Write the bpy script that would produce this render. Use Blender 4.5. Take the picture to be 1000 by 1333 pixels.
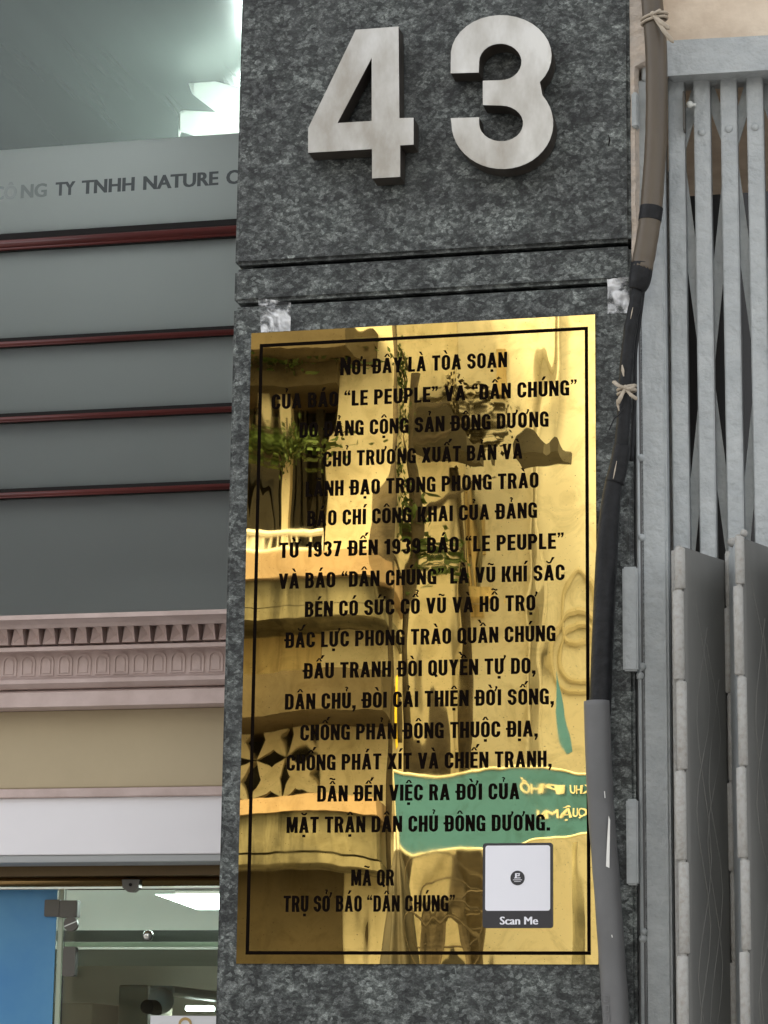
import bpy, bmesh, math, random
from mathutils import Vector, Matrix, noise as mnoise
random.seed(43)
R = math.radians
for o in list(bpy.data.objects): bpy.data.objects.remove(o)
sc = bpy.context.scene
col = sc.collection

# ------------------------------------------------------------------ camera
EYE = 1.85
CX, CY, CZ = 0.9238, -3.1392, EYE
YAW, PITCH, ROLL, F = 0.2329, 0.2159, 0.0127, 3400.0
W0, H0 = 1000.0, 1333.0
PZ0 = EYE + 0.1436            # bottom edge of the brass plaque
fwd = Vector((-math.sin(YAW)*math.cos(PITCH), math.cos(YAW)*math.cos(PITCH), math.sin(PITCH)))
rgt0 = Vector((math.cos(YAW), math.sin(YAW), 0)); up0 = rgt0.cross(fwd)
rgt = rgt0*math.cos(ROLL) + up0*math.sin(ROLL)
upv = -rgt0*math.sin(ROLL) + up0*math.cos(ROLL)
cam = bpy.data.cameras.new('camera'); cam_o = bpy.data.objects.new('camera', cam); col.objects.link(cam_o)
cam.sensor_fit = 'VERTICAL'; cam.sensor_height = 24.0; cam.lens = F/H0*24.0
cam.clip_start = 0.05; cam.clip_end = 400
m3 = Matrix((rgt, upv, -fwd)).transposed()
cam_o.matrix_world = Matrix.Translation((CX, CY, CZ)) @ m3.to_4x4()
sc.camera = cam_o
sc.render.resolution_x, sc.render.resolution_y = 768, 1024
# ------------------------------------------------------------------ world, sun, exposure
world = bpy.data.worlds.new('World'); sc.world = world; world.use_nodes = True
wn = world.node_tree; wn.nodes.clear()
SUN_EL, SUN_AZ = R(54), R(-38)          # azimuth measured from +Y towards +X
sky = wn.nodes.new('ShaderNodeTexSky'); sky.sky_type = 'NISHITA'; sky.sun_disc = False
sky.sun_elevation = SUN_EL; sky.sun_rotation = SUN_AZ
sky.air_density = 1.0; sky.dust_density = 3.0; sky.ozone_density = 1.0
hs = wn.nodes.new('ShaderNodeHueSaturation'); hs.inputs['Saturation'].default_value = 0.14
bg = wn.nodes.new('ShaderNodeBackground'); bg.inputs['Strength'].default_value = 0.15
wo = wn.nodes.new('ShaderNodeOutputWorld')
wn.links.new(sky.outputs[0], hs.inputs['Color']); wn.links.new(hs.outputs[0], bg.inputs['Color']); wn.links.new(bg.outputs[0], wo.inputs['Surface'])
sl = bpy.data.lights.new('sun', 'SUN'); sl.energy = 1.5; sl.angle = R(22); sl.color = (1, .97, .92)
so = bpy.data.objects.new('sun', sl); col.objects.link(so)
sd = Vector((math.sin(SUN_AZ)*math.cos(SUN_EL), math.cos(SUN_AZ)*math.cos(SUN_EL), math.sin(SUN_EL)))
so.rotation_euler = sd.to_track_quat('Z', 'Y').to_euler(); so.location = sd*30
sc.view_settings.view_transform = 'Standard'; sc.view_settings.look = 'None'
sc.view_settings.gamma = 1; sc.view_settings.exposure = 1.5; sc.view_settings.use_curve_mapping = False

# ------------------------------------------------------------------ measuring helpers
CAMP = Vector((CX, CY, CZ))
def at(px, py, Y):                      # point of the facade plane y = Y seen at a pixel of the photograph
    d = fwd + rgt*((px-W0/2)/F) - upv*((py-H0/2)/F)
    t = (Y-CY)/d.y
    return CAMP + d*t
def far(px, py, D):                     # point across the street (y = -D) that the plaque mirrors at a pixel
    p = at(px, py, -0.004); c = Vector((CX, -CY-.008, CZ)); d = p-c
    return c + d*((-D-c.y)/d.y)
# ------------------------------------------------------------------ object helpers
ORG = {}
def empty(name, loc, label, cat, group=None):
    o = bpy.data.objects.new(name, None); o.empty_display_size = .05; col.objects.link(o)
    o.location = loc; ORG[o.name] = Vector(loc)
    o['label'] = label; o['category'] = cat
    if group: o['group'] = group
    return o
def tag(o, label=None, cat=None, group=None, kind=None):
    if label: o['label'] = label
    if cat: o['category'] = cat
    if group: o['group'] = group
    if kind: o['kind'] = kind
    return o
def obj(name, bm, mat, parent=None, smooth=False, base=False):
    me = bpy.data.meshes.new(name)
    if smooth:
        for f in bm.faces: f.smooth = True
    xs = [v.co for v in bm.verts]
    lo = Vector((min(v.x for v in xs), min(v.y for v in xs), min(v.z for v in xs)))
    hi = Vector((max(v.x for v in xs), max(v.y for v in xs), max(v.z for v in xs)))
    c = (lo+hi)/2
    if base or parent is None: c.z = lo.z
    bmesh.ops.translate(bm, verts=bm.verts, vec=-c)
    bmesh.ops.recalc_face_normals(bm, faces=bm.faces)
    bm.to_mesh(me); bm.free()
    if mat: me.materials.append(mat)
    return link(name, me, c, parent)
def link(name, me, c, parent=None):
    o = bpy.data.objects.new(name, me); col.objects.link(o)
    ORG[o.name] = Vector(c)
    if parent: o.parent = parent; o.location = Vector(c)-ORG[parent.name]
    else: o.location = c
    return o
def again(src, c, parent=None):         # a repeat sharing its mesh
    o = src.copy(); col.objects.link(o); ORG[o.name] = Vector(c)
    p = parent or src.parent
    if p: o.parent = p; o.location = Vector(c)-ORG[p.name]
    else: o.location = c
    return o
def NB(): return bmesh.new()
def box(bm, x0, x1, y0, y1, z0, z1, bev=0, seg=1, rot=None):
    r = bmesh.ops.create_cube(bm, size=1)
    vs = r['verts']
    for v in vs:
        v.co = Vector((x0+(v.co.x+.5)*(x1-x0), y0+(v.co.y+.5)*(y1-y0), z0+(v.co.z+.5)*(z1-z0)))
    if bev:
        es = list({e for v in vs for e in v.link_edges})
        r2 = bmesh.ops.bevel(bm, geom=es, offset=bev, segments=seg, affect='EDGES', clamp_overlap=True)
        vs = list({v for f in r2['faces'] for v in f.verts} | {v for v in vs if v.is_valid})
    if rot:
        c, m = rot
        for v in vs: v.co = m @ (v.co-c) + c
    return bm
def prism(bm, pts, y0, y1, axis='y', holes=()):
    """polygon outline in (a,b) extruded along an axis; holes cut through"""
    def P(a, b, c):
        return Vector((a, c, b)) if axis == 'y' else (Vector((c, a, b)) if axis == 'x' else Vector((a, b, c)))
    loops = [pts]+list(holes)
    eds = []; front = []
    for lp in loops:
        vs = [bm.verts.new(P(a, b, y0)) for a, b in lp]
        front.append(vs)
        for i in range(len(vs)): eds.append(bm.edges.new((vs[i], vs[(i+1) % len(vs)])))
    if holes or len(pts) > 4:
        g = bmesh.ops.triangle_fill(bm, use_beauty=True, use_dissolve=False, edges=eds)
        fs = [x for x in g['geom'] if isinstance(x, bmesh.types.BMFace)]
    else: fs = [bm.faces.new(front[0])]
    d = bmesh.ops.duplicate(bm, geom=fs)
    mp = {}
    off = P(0, 0, y1)-P(0, 0, y0)
    for lp in front:
        new = []
        for v in lp:
            w = d['vert_map'][v]; w.co = v.co+off; new.append(w)
        n = len(lp)
        for i in range(n): bm.faces.new((lp[i], lp[(i+1) % n], new[(i+1) % n], new[i]))
    return bm
def tube(bm, pts, rad, seg=10, cap=True, flat=1.0):
    pts = [Vector(p) for p in pts]; n = len(pts)
    rads = rad if isinstance(rad, (list, tuple)) else [rad]*n
    prev = None; rings = []
    ref = Vector((0, 1, 0))
    for i, p in enumerate(pts):
        t = (pts[min(i+1, n-1)]-pts[max(i-1, 0)]).normalized()
        if prev is None:
            a = ref if abs(t.dot(ref)) < .95 else Vector((1, 0, 0))
            u = (a-t*a.dot(t)).normalized()
        else: u = (prev-t*prev.dot(t)).normalized()
        prev = u; w = t.cross(u)
        rings.append([bm.verts.new(p+(u*math.cos(2*math.pi*k/seg)*flat+w*math.sin(2*math.pi*k/seg))*rads[i]) for k in range(seg)])
    for i in range(n-1):
        for k in range(seg):
            bm.faces.new((rings[i][k], rings[i][(k+1) % seg], rings[i+1][(k+1) % seg], rings[i+1][k]))
    if cap:
        bm.faces.new(rings[0]); bm.faces.new(rings[-1])
    return bm
def spline(pts, n=8):                   # Catmull-Rom
    pts = [Vector(p) for p in pts]; out = []
    P = [pts[0]*2-pts[1]]+pts+[pts[-1]*2-pts[-2]]
    for i in range(1, len(P)-2):
        for k in range(n):
            t = k/n; a, b, c, d = P[i-1], P[i], P[i+1], P[i+2]
            out.append(.5*((2*b)+(-a+c)*t+(2*a-5*b+4*c-d)*t*t+(-a+3*b-3*c+d)*t**3))
    out.append(pts[-1]); return out
def disc(bm, c, r, y0, y1, seg=20):
    return prism(bm, [(c[0]+r*math.cos(2*math.pi*k/seg), c[1]+r*math.sin(2*math.pi*k/seg)) for k in range(seg)], y0, y1)
# ------------------------------------------------------------------ materials
def mat(name, color, rough=.6, metal=0, vary=None, scale=20, bump=0, bscale=80, spec=.5, stretch=(1, 1, 1), coat=0, detail=6, v0=.35, v1=.65, trans=0, emit=None, es=0, rvar=0):
    m = bpy.data.materials.new(name); m.use_nodes = True
    nt = m.node_tree; n = nt.nodes; l = nt.links
    b = n['Principled BSDF']
    b.inputs['Base Color'].default_value = (*color, 1); b.inputs['Roughness'].default_value = rough
    b.inputs['Metallic'].default_value = metal; b.inputs['Specular IOR Level'].default_value = spec
    b.inputs['Coat Weight'].default_value = coat
    if trans: b.inputs['Transmission Weight'].default_value = trans
    if emit: b.inputs['Emission Color'].default_value = (*emit, 1); b.inputs['Emission Strength'].default_value = es
    g = n.new('ShaderNodeNewGeometry'); mp = n.new('ShaderNodeMapping'); mp.inputs['Scale'].default_value = stretch
    l.new(g.outputs['Position'], mp.inputs['Vector'])
    if vary:
        t = n.new('ShaderNodeTexNoise'); t.inputs['Scale'].default_value = scale; t.inputs['Detail'].default_value = detail; t.inputs['Roughness'].default_value = .6
        l.new(mp.outputs[0], t.inputs['Vector'])
        r = n.new('ShaderNodeValToRGB'); r.color_ramp.elements[0].position = v0; r.color_ramp.elements[1].position = v1
        r.color_ramp.elements[0].color = (*color, 1); r.color_ramp.elements[1].color = (*vary, 1)
        l.new(t.outputs['Fac'], r.inputs['Fac']); l.new(r.outputs['Color'], b.inputs['Base Color'])
        if rvar:
            mr = n.new('ShaderNodeMapRange'); mr.inputs['To Min'].default_value = rough-rvar; mr.inputs['To Max'].default_value = rough+rvar
            l.new(t.outputs['Fac'], mr.inputs['Value']); l.new(mr.outputs[0], b.inputs['Roughness'])
    if bump:
        t2 = n.new('ShaderNodeTexNoise'); t2.inputs['Scale'].default_value = bscale; t2.inputs['Detail'].default_value = 5
        l.new(mp.outputs[0], t2.inputs['Vector'])
        bp = n.new('ShaderNodeBump'); bp.inputs['Strength'].default_value = 1; bp.inputs['Distance'].default_value = bump
        l.new(t2.outputs['Fac'], bp.inputs['Height']); l.new(bp.outputs['Normal'], b.inputs['Normal'])
    return m

def granite_mat():
    m = bpy.data.materials.new('granite'); m.use_nodes = True
    nt = m.node_tree; n = nt.nodes; l = nt.links; b = n['Principled BSDF']
    g = n.new('ShaderNodeNewGeometry'); mp = n.new('ShaderNodeMapping')
    mp.inputs['Rotation'].default_value = (0, R(-38), 0); mp.inputs['Scale'].default_value = (1, 1, 1.35)
    l.new(g.outputs['Position'], mp.inputs['Vector'])
    def nz(scale, det, rg, dist=0):
        t = n.new('ShaderNodeTexNoise'); t.inputs['Scale'].default_value = scale; t.inputs['Detail'].default_value = det
        t.inputs['Roughness'].default_value = rg; t.inputs['Distortion'].default_value = dist
        l.new(mp.outputs[0], t.inputs['Vector']); return t
    def ramp(src, els):
        r = n.new('ShaderNodeValToRGB')
        while len(r.color_ramp.elements) < len(els): r.color_ramp.elements.new(.5)
        for e, (p, c) in zip(r.color_ramp.elements, els): e.position = p; e.color = (*c, 1)
        l.new(src, r.inputs['Fac']); return r
    def mix(a, b_, fac, mode='MIX'):
        x = n.new('ShaderNodeMix'); x.data_type = 'RGBA'; x.blend_type = mode
        if isinstance(fac, float): x.inputs[0].default_value = fac
        else: l.new(fac, x.inputs[0])
        for s, i in ((a, 6), (b_, 7)):
            if isinstance(s, tuple): x.inputs[i].default_value = (*s, 1)
            else: l.new(s, x.inputs[i])
        return x.outputs[2]
    a = nz(50, 10, .76, .3)
    base = ramp(a.outputs['Fac'], [(.40, (.013, .015, .015)), (.48, (.036, .040, .039)), (.54, (.085, .092, .088)), (.62, (.20, .212, .205))])
    v = n.new('ShaderNodeTexVoronoi'); v.inputs['Scale'].default_value = 170; v.inputs['Randomness'].default_value = 1
    dn = nz(40, 3, .5); ad = n.new('ShaderNodeVectorMath'); ad.operation = 'MULTIPLY_ADD'
    l.new(dn.outputs['Color'], ad.inputs[0]); ad.inputs[1].default_value = (.012, .012, .012); l.new(mp.outputs[0], ad.inputs[2])
    l.new(ad.outputs[0], v.inputs['Vector'])
    cr = ramp(v.outputs['Color'], [(.0, (.012, .014, .014)), (.45, (.035, .039, .039)), (.62, (.09, .098, .097)), (.80, (.23, .245, .24))])
    lowmask = n.new('ShaderNodeSeparateXYZ'); l.new(g.outputs['Position'], lowmask.inputs[0])
    c0 = mix(base.outputs[0], cr.outputs[0], .40)
    fine = nz(260, 8, .85, .1); fr_ = ramp(fine.outputs['Fac'], [(.40, (.35, .35, .35)), (.51, (.9, .9, .9)), (.62, (2.3, 2.35, 2.3))])
    c1 = mix(c0, fr_.outputs[0], .8, 'MULTIPLY')
    big = nz(17, 4, .6, .6); br = ramp(big.outputs['Fac'], [(.34, (.55, .55, .56)), (.5, (.95, .96, .95)), (.66, (1.55, 1.58, 1.54))])
    c2 = mix(c1, br.outputs[0], 1.0, 'MULTIPLY')
    # dusty runs of rain down the stone
    mp2 = n.new('ShaderNodeMapping'); mp2.inputs['Scale'].default_value = (26, 26, 1.6); l.new(g.outputs['Position'], mp2.inputs['Vector'])
    st = n.new('ShaderNodeTexNoise'); st.inputs['Scale'].default_value = 1; st.inputs['Detail'].default_value = 5; l.new(mp2.outputs[0], st.inputs['Vector'])
    sr = ramp(st.outputs['Fac'], [(.55, (0, 0, 0)), (.8, (.35, .35, .35))])
    c3 = mix(c2, (.17, .18, .18), sr.outputs[0])
    l.new(c3, b.inputs['Base Color'])
    b.inputs['Roughness'].default_value = .42; b.inputs['Specular IOR Level'].default_value = .35
    rr = n.new('ShaderNodeMapRange'); rr.inputs['To Min'].default_value = .34; rr.inputs['To Max'].default_value = .62
    l.new(a.outputs['Fac'], rr.inputs['Value']); l.new(rr.outputs[0], b.inputs['Roughness'])
    f = nz(230, 4, .6)
    bp = n.new('ShaderNodeBump'); bp.inputs['Distance'].default_value = .0006; l.new(f.outputs['Fac'], bp.inputs['Height']); l.new(bp.outputs['Normal'], b.inputs['Normal'])
    return m
M = {}
M['granite'] = granite_mat()
M['mortar'] = mat('mortar', (.012, .012, .012), .95, spec=.1)
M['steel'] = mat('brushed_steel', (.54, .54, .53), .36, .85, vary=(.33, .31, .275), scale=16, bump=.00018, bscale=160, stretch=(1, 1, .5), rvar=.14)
M['steel_side'] = mat('dark_brown_steel', (.10, .085, .07), .45, .6, vary=(.05, .042, .035), scale=30)  # darker and browner than the front faces
def brass_mat():
    m = bpy.data.materials.new('polished_brass'); m.use_nodes = True
    nt = m.node_tree; n = nt.nodes; l = nt.links; b = n['Principled BSDF']
    g = n.new('ShaderNodeNewGeometry')
    t = n.new('ShaderNodeTexNoise'); t.inputs['Scale'].default_value = 10; t.inputs['Detail'].default_value = 8; l.new(g.outputs['Position'], t.inputs['Vector'])
    s = n.new('ShaderNodeTexNoise'); s.inputs['Scale'].default_value = 420; s.inputs['Detail'].default_value = 2; l.new(g.outputs['Position'], s.inputs['Vector'])
    r = n.new('ShaderNodeValToRGB'); r.color_ramp.elements[0].position = .23; r.color_ramp.elements[1].position = .30
    r.color_ramp.elements[0].color = (.30, .19, .06, 1); r.color_ramp.elements[1].color = (1.0, .765, .30, 1)
    l.new(s.outputs['Fac'], r.inputs['Fac'])
    w = n.new('ShaderNodeTexNoise'); w.inputs['Scale'].default_value = 22; w.inputs['Detail'].default_value = 9; w.inputs['Roughness'].default_value = .68; w.inputs['Distortion'].default_value = 1.2; l.new(g.outputs['Position'], w.inputs['Vector'])
    wr = n.new('ShaderNodeValToRGB'); wr.color_ramp.elements[0].position = .30; wr.color_ramp.elements[1].position = .52
    wr.color_ramp.elements[0].color = (.74, .72, .66, 1); wr.color_ramp.elements[1].color = (1, 1, 1, 1); l.new(w.outputs['Fac'], wr.inputs['Fac'])
    mu = n.new('ShaderNodeMix'); mu.data_type = 'RGBA'; mu.blend_type = 'MULTIPLY'; mu.inputs[0].default_value = 1
    l.new(r.outputs[0], mu.inputs[6]); l.new(wr.outputs[0], mu.inputs[7]); l.new(mu.outputs[2], b.inputs['Base Color'])
    b.inputs['Metallic'].default_value = 1
    mr = n.new('ShaderNodeMapRange'); mr.inputs['From Min'].default_value = .35; mr.inputs['From Max'].default_value = .75
    mr.inputs['To Min'].default_value = .0; mr.inputs['To Max'].default_value = .022
    l.new(t.outputs['Fac'], mr.inputs['Value']); l.new(mr.outputs[0], b.inputs['Roughness'])
    return m
M['brass'] = brass_mat()
M['ink'] = mat('engraved_ink', (.004, .002, .001), .9, spec=.06)
M['gate'] = mat('gate_paint', (.45, .475, .475), .42, vary=(.37, .395, .40), scale=30, bump=.003, bscale=95, spec=.45)
def chips(m, col_, thr=.66, scale=34):
    nt = m.node_tree; n = nt.nodes; l = nt.links; b = n['Principled BSDF']
    src = b.inputs['Base Color'].links[0].from_socket
    g = n.new('ShaderNodeNewGeometry'); t = n.new('ShaderNodeTexNoise'); t.inputs['Scale'].default_value = scale; t.inputs['Detail'].default_value = 9; t.inputs['Roughness'].default_value = .78
    l.new(g.outputs['Position'], t.inputs['Vector'])
    r = n.new('ShaderNodeMapRange'); r.inputs['From Min'].default_value = thr; r.inputs['From Max'].default_value = thr+.025; l.new(t.outputs['Fac'], r.inputs['Value'])
    x = n.new('ShaderNodeMix'); x.data_type = 'RGBA'; l.new(r.outputs[0], x.inputs[0]); l.new(src, x.inputs[6]); x.inputs[7].default_value = (*col_, 1); l.new(x.outputs[2], b.inputs['Base Color'])
chips(M['gate'], (.11, .085, .065), .67)
M['gate_dark'] = mat('gate_sheet_paint', (.175, .174, .162), .6, vary=(.13, .13, .122), scale=12, bump=.0003, bscale=60, stretch=(1, 1, .2))
M['gate_old'] = mat('gate_old_paint', (.38, .375, .355), .75, vary=(.27, .25, .21), scale=160, bump=.0012, bscale=260, v0=.45, v1=.8)
chips(M['gate_old'], (.10, .08, .06), .66)
M['crack'] = mat('sheet_crease_paint', (.165, .164, .152), .7)
M['plaster'] = mat('cream_plaster', (.76, .64, .50), .85, vary=(.60, .48, .36), scale=16, bump=.0015, bscale=60)
M['plaster_rough'] = mat('rough_plaster', (.62, .52, .42), .9, vary=(.50, .44, .38), scale=50, bump=.006, bscale=90)
M['pipe_brown'] = mat('brown_corrugated_sheath', (.105, .080, .052), .42, vary=(.075, .058, .040), scale=20, stretch=(1, 1, .15), bump=.0004, bscale=90)
M['black'] = mat('black_rubber', (.006, .0065, .0075), .5, spec=.25, vary=(.013, .0135, .015), scale=60, bump=.0016, bscale=110)
M['conduit'] = mat('grey_plastic_conduit', (.14, .14, .14), .55, vary=(.11, .11, .11), scale=9, bump=.0003, bscale=60)
M['scuff'] = mat('white_scuff', (.75, .74, .70), .8)
chips(M['pipe_brown'], (.30, .27, .22), .70, 28); chips(M['conduit'], (.30, .30, .29), .70, 30)
M['string'] = mat('beige_plastic_string', (.42, .36, .28), .6, bump=.0006, bscale=300)
M['pink'] = mat('pink_stucco', (.60, .48, .445), .75, vary=(.50, .39, .355), scale=22, bump=.0006, bscale=90)
M['beige'] = mat('beige_wall_paint', (.49, .405, .26), .75, vary=(.445, .365, .235), scale=4, bump=.0003, bscale=60)
M['white'] = mat('white_board', (.82, .80, .82), .6, vary=(.78, .76, .78), scale=3)
M['greystrip'] = mat('grey_trim', (.36, .37, .37), .5)
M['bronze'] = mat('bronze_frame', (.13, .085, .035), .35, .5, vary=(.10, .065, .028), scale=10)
M['goldtube'] = mat('gold_tube', (.36, .23, .09), .25, .9)
M['mahog'] = mat('red_brown_lacquer', (.16, .035, .03), .28, vary=(.085, .022, .02), scale=30, stretch=(.1, 1, 3), coat=.3)
M['darkframe'] = mat('dark_groove', (.006, .0045, .004), .6, spec=.2)
def frosted():
    m = bpy.data.materials.new('frosted_film'); m.use_nodes = True
    nt = m.node_tree; n = nt.nodes; l = nt.links; b = n['Principled BSDF']
    b.inputs['Base Color'].default_value = (.062, .071, .070, 1); b.inputs['Roughness'].default_value = .36
    tr = n.new('ShaderNodeBsdfTranslucent'); tr.inputs['Color'].default_value = (.68, .70, .69, 1)
    mx = n.new('ShaderNodeMixShader'); mx.inputs[0].default_value = .55
    g = n.new('ShaderNodeNewGeometry'); t = n.new('ShaderNodeTexNoise'); t.inputs['Scale'].default_value = 260; l.new(g.outputs['Position'], t.inputs['Vector'])
    bp = n.new('ShaderNodeBump'); bp.inputs['Distance'].default_value = .0002; l.new(t.outputs['Fac'], bp.inputs['Height']); l.new(bp.outputs[0], b.inputs['Normal'])
    l.new(b.outputs[0], mx.inputs[1]); l.new(tr.outputs[0], mx.inputs[2]); l.new(mx.outputs[0], n['Material Output'].inputs['Surface'])
    return m
M['frost'] = frosted()
def glass(name, tint, refl=.1):
    m = bpy.data.materials.new(name); m.use_nodes = True
    nt = m.node_tree; n = nt.nodes; l = nt.links; n.remove(n['Principled BSDF'])
    a = n.new('ShaderNodeBsdfTransparent'); a.inputs[0].default_value = (*tint, 1)
    gl = n.new('ShaderNodeBsdfGlossy'); gl.inputs['Roughness'].default_value = .02
    fr = n.new('ShaderNodeFresnel'); fr.inputs['IOR'].default_value = 1.5
    mx = n.new('ShaderNodeMixShader'); l.new(fr.outputs[0], mx.inputs[0]); l.new(a.outputs[0], mx.inputs[1]); l.new(gl.outputs[0], mx.inputs[2])
    l.new(mx.outputs[0], n['Material Output'].inputs['Surface']); return m
M['glass'] = glass('clear_glass', (.86, .92, .89))
M['glass_edge'] = mat('glass_edge', (.42, .48, .36), .2)
M['blue'] = mat('blue_film', (.045, .20, .44), .4, vary=(.13, .36, .50), scale=2.2, v0=.4, v1=.75)
M['fittings'] = mat('satin_steel_fitting', (.10, .093, .08), .42, .4)
M['lamp'] = mat('lamp_tube', (1, 1, 1), .5, emit=(.92, 1, .97), es=10)
M['room_grey'] = mat('room_grey_green', (.62, .66, .58), .6, vary=(.54, .58, .51), scale=3)
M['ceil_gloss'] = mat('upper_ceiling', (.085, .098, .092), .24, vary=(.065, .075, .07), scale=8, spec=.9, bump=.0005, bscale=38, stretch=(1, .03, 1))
M['room_beige'] = mat('room_beige', (.74, .68, .53), .7, vary=(.66, .60, .46), scale=5)
M['offwhite'] = mat('off_white_plastic', (.70, .72, .68), .35)
M['paper'] = mat('paper', (.80, .80, .82), .6)
M['letters_dark'] = mat('dark_film_letters', (.035, .045, .048), .5)
M['letters_faded'] = mat('worn_film_letters', (.14, .165, .16), .5)
M['letters_ghost'] = mat('ghost_film_letters', (.22, .25, .245), .5)
M['sticker_dark'] = mat('sticker_charcoal', (.028, .027, .032), .35)
M['sticker_white'] = mat('sticker_white', (.80, .80, .85), .35)
M['tape'] = mat('clear_tape', (.55, .56, .57), .12, spec=.8, bump=.003, bscale=55)

# ------------------------------------------------------------------ lettering
def text_mesh(s, strikes=1, spread=0.0, offset=0.0, extrude=0.0):
    """returns list of (verts, faces), size 1 em, in x/y; strikes widen the stems sideways"""
    cu = bpy.data.curves.new('t', 'FONT'); cu.body = s; cu.size = 1; cu.offset = offset; cu.extrude = 0; cu.resolution_u = 3
    to = bpy.data.objects.new('t', cu); col.objects.link(to)
    bpy.context.view_layer.update()
    me = bpy.data.meshes.new_from_object(to.evaluated_get(bpy.context.evaluated_depsgraph_get()))
    vs = [v.co.copy() for v in me.vertices]; fs = [tuple(p.vertices) for p in me.polygons]
    bpy.data.objects.remove(to); bpy.data.curves.remove(cu); bpy.data.meshes.remove(me)
    return vs, fs
CAPH = None
def caph():
    global CAPH
    if CAPH is None:
        v, f = text_mesh('H'); CAPH = max(a.y for a in v)-min(a.y for a in v)
    return CAPH
def lettering(name, s, x0, x1, zb, h, Y, m, parent, strikes=1, spread=0, offset=0, flip=False, thick=.0003, step=.00004):
    """text in a facade plane from x0 to x1, baseline zb, cap height h"""
    vs, fs = text_mesh(s, offset=offset)
    a = min(v.x for v in vs); b = max(v.x for v in vs)
    sp = spread*h
    sx = (abs(x1-x0)-sp)/(b-a); sz = h/(caph()+2*offset)
    bm = NB(); sg = -1 if flip else 1
    for k in range(strikes):
        dx = 0 if strikes == 1 else sp*k/(strikes-1)
        y = Y-sg*k*step
        mv = []
        for v in vs:
            X = (v.x-a)*sx+dx
            mv.append(bm.verts.new((x0+X if not flip else x1-X, y, zb+v.y*sz+offset*sz)))
        for f in fs:
            try: bm.faces.new([mv[i] for i in f])
            except ValueError: pass
    for f in bm.faces:
        f.normal_update()
    o = obj(name, bm, m, parent)
    return o


# ---- a condensed bold gothic drawn stroke by stroke, cap height 1
import unicodedata
TV, TH, GW = .205, .155, .54
def g_rect(x0, y0, x1, y1): return [[(x0, y0), (x1, y0), (x1, y1), (x0, y1)]]
def g_dia(x0, y0, x1, y1, t): return [[(x0, y0), (x0+t, y0), (x1+t, y1), (x1, y1)]]
def g_band(cx, cy, rx, ry, a0, a1, tv=None, th=None, n=14):
    tv = TV if tv is None else tv; th = TH if th is None else th; o = []
    for k in range(n):
        a, b = R(a0+(a1-a0)*k/n), R(a0+(a1-a0)*(k+1)/n)
        f = lambda t, q: (cx+(rx-q*tv)*math.cos(t), cy+(ry-q*th)*math.sin(t))
        o.append([f(a, 0), f(b, 0), f(b, 1), f(a, 1)])
    return o
def g_bowl(x0, x1, y0, y1, tv=None):     # right-hand bowl of B D P R
    rx = min((x1-x0)*.75, .36); ry = (y1-y0)/2; c = x1-rx
    if ry > .32: r2 = .26; return g_rect(x0, y0, c, y0+TH)+g_rect(x0, y1-TH, c, y1)+g_band(c, y1-r2, rx, r2, 90, 0)+g_band(c, y0+r2, rx, r2, 0, -90)+g_rect(x1-TV, y0+r2, x1, y1-r2)
    return g_rect(x0, y0, c, y0+TH)+g_rect(x0, y1-TH, c, y1)+g_band(c, (y0+y1)/2, rx, ry, 90, -90)
def g_o(W, r=.27): return g_band(W/2, 1-r, W/2, r, 0, 180)+g_band(W/2, r, W/2, r, 180, 360)+g_rect(0, r, TV, 1-r)+g_rect(W-TV, r, W, 1-r)
def g_c(W, r=.27): return g_band(W/2, 1-r, W/2, r, 0, 180)+g_band(W/2, r, W/2, r, 180, 360)+g_rect(0, r, TV, 1-r)+g_rect(W-TV, 1-r-.09, W, 1-r)+g_rect(W-TV, r, W, r+.09)
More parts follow.
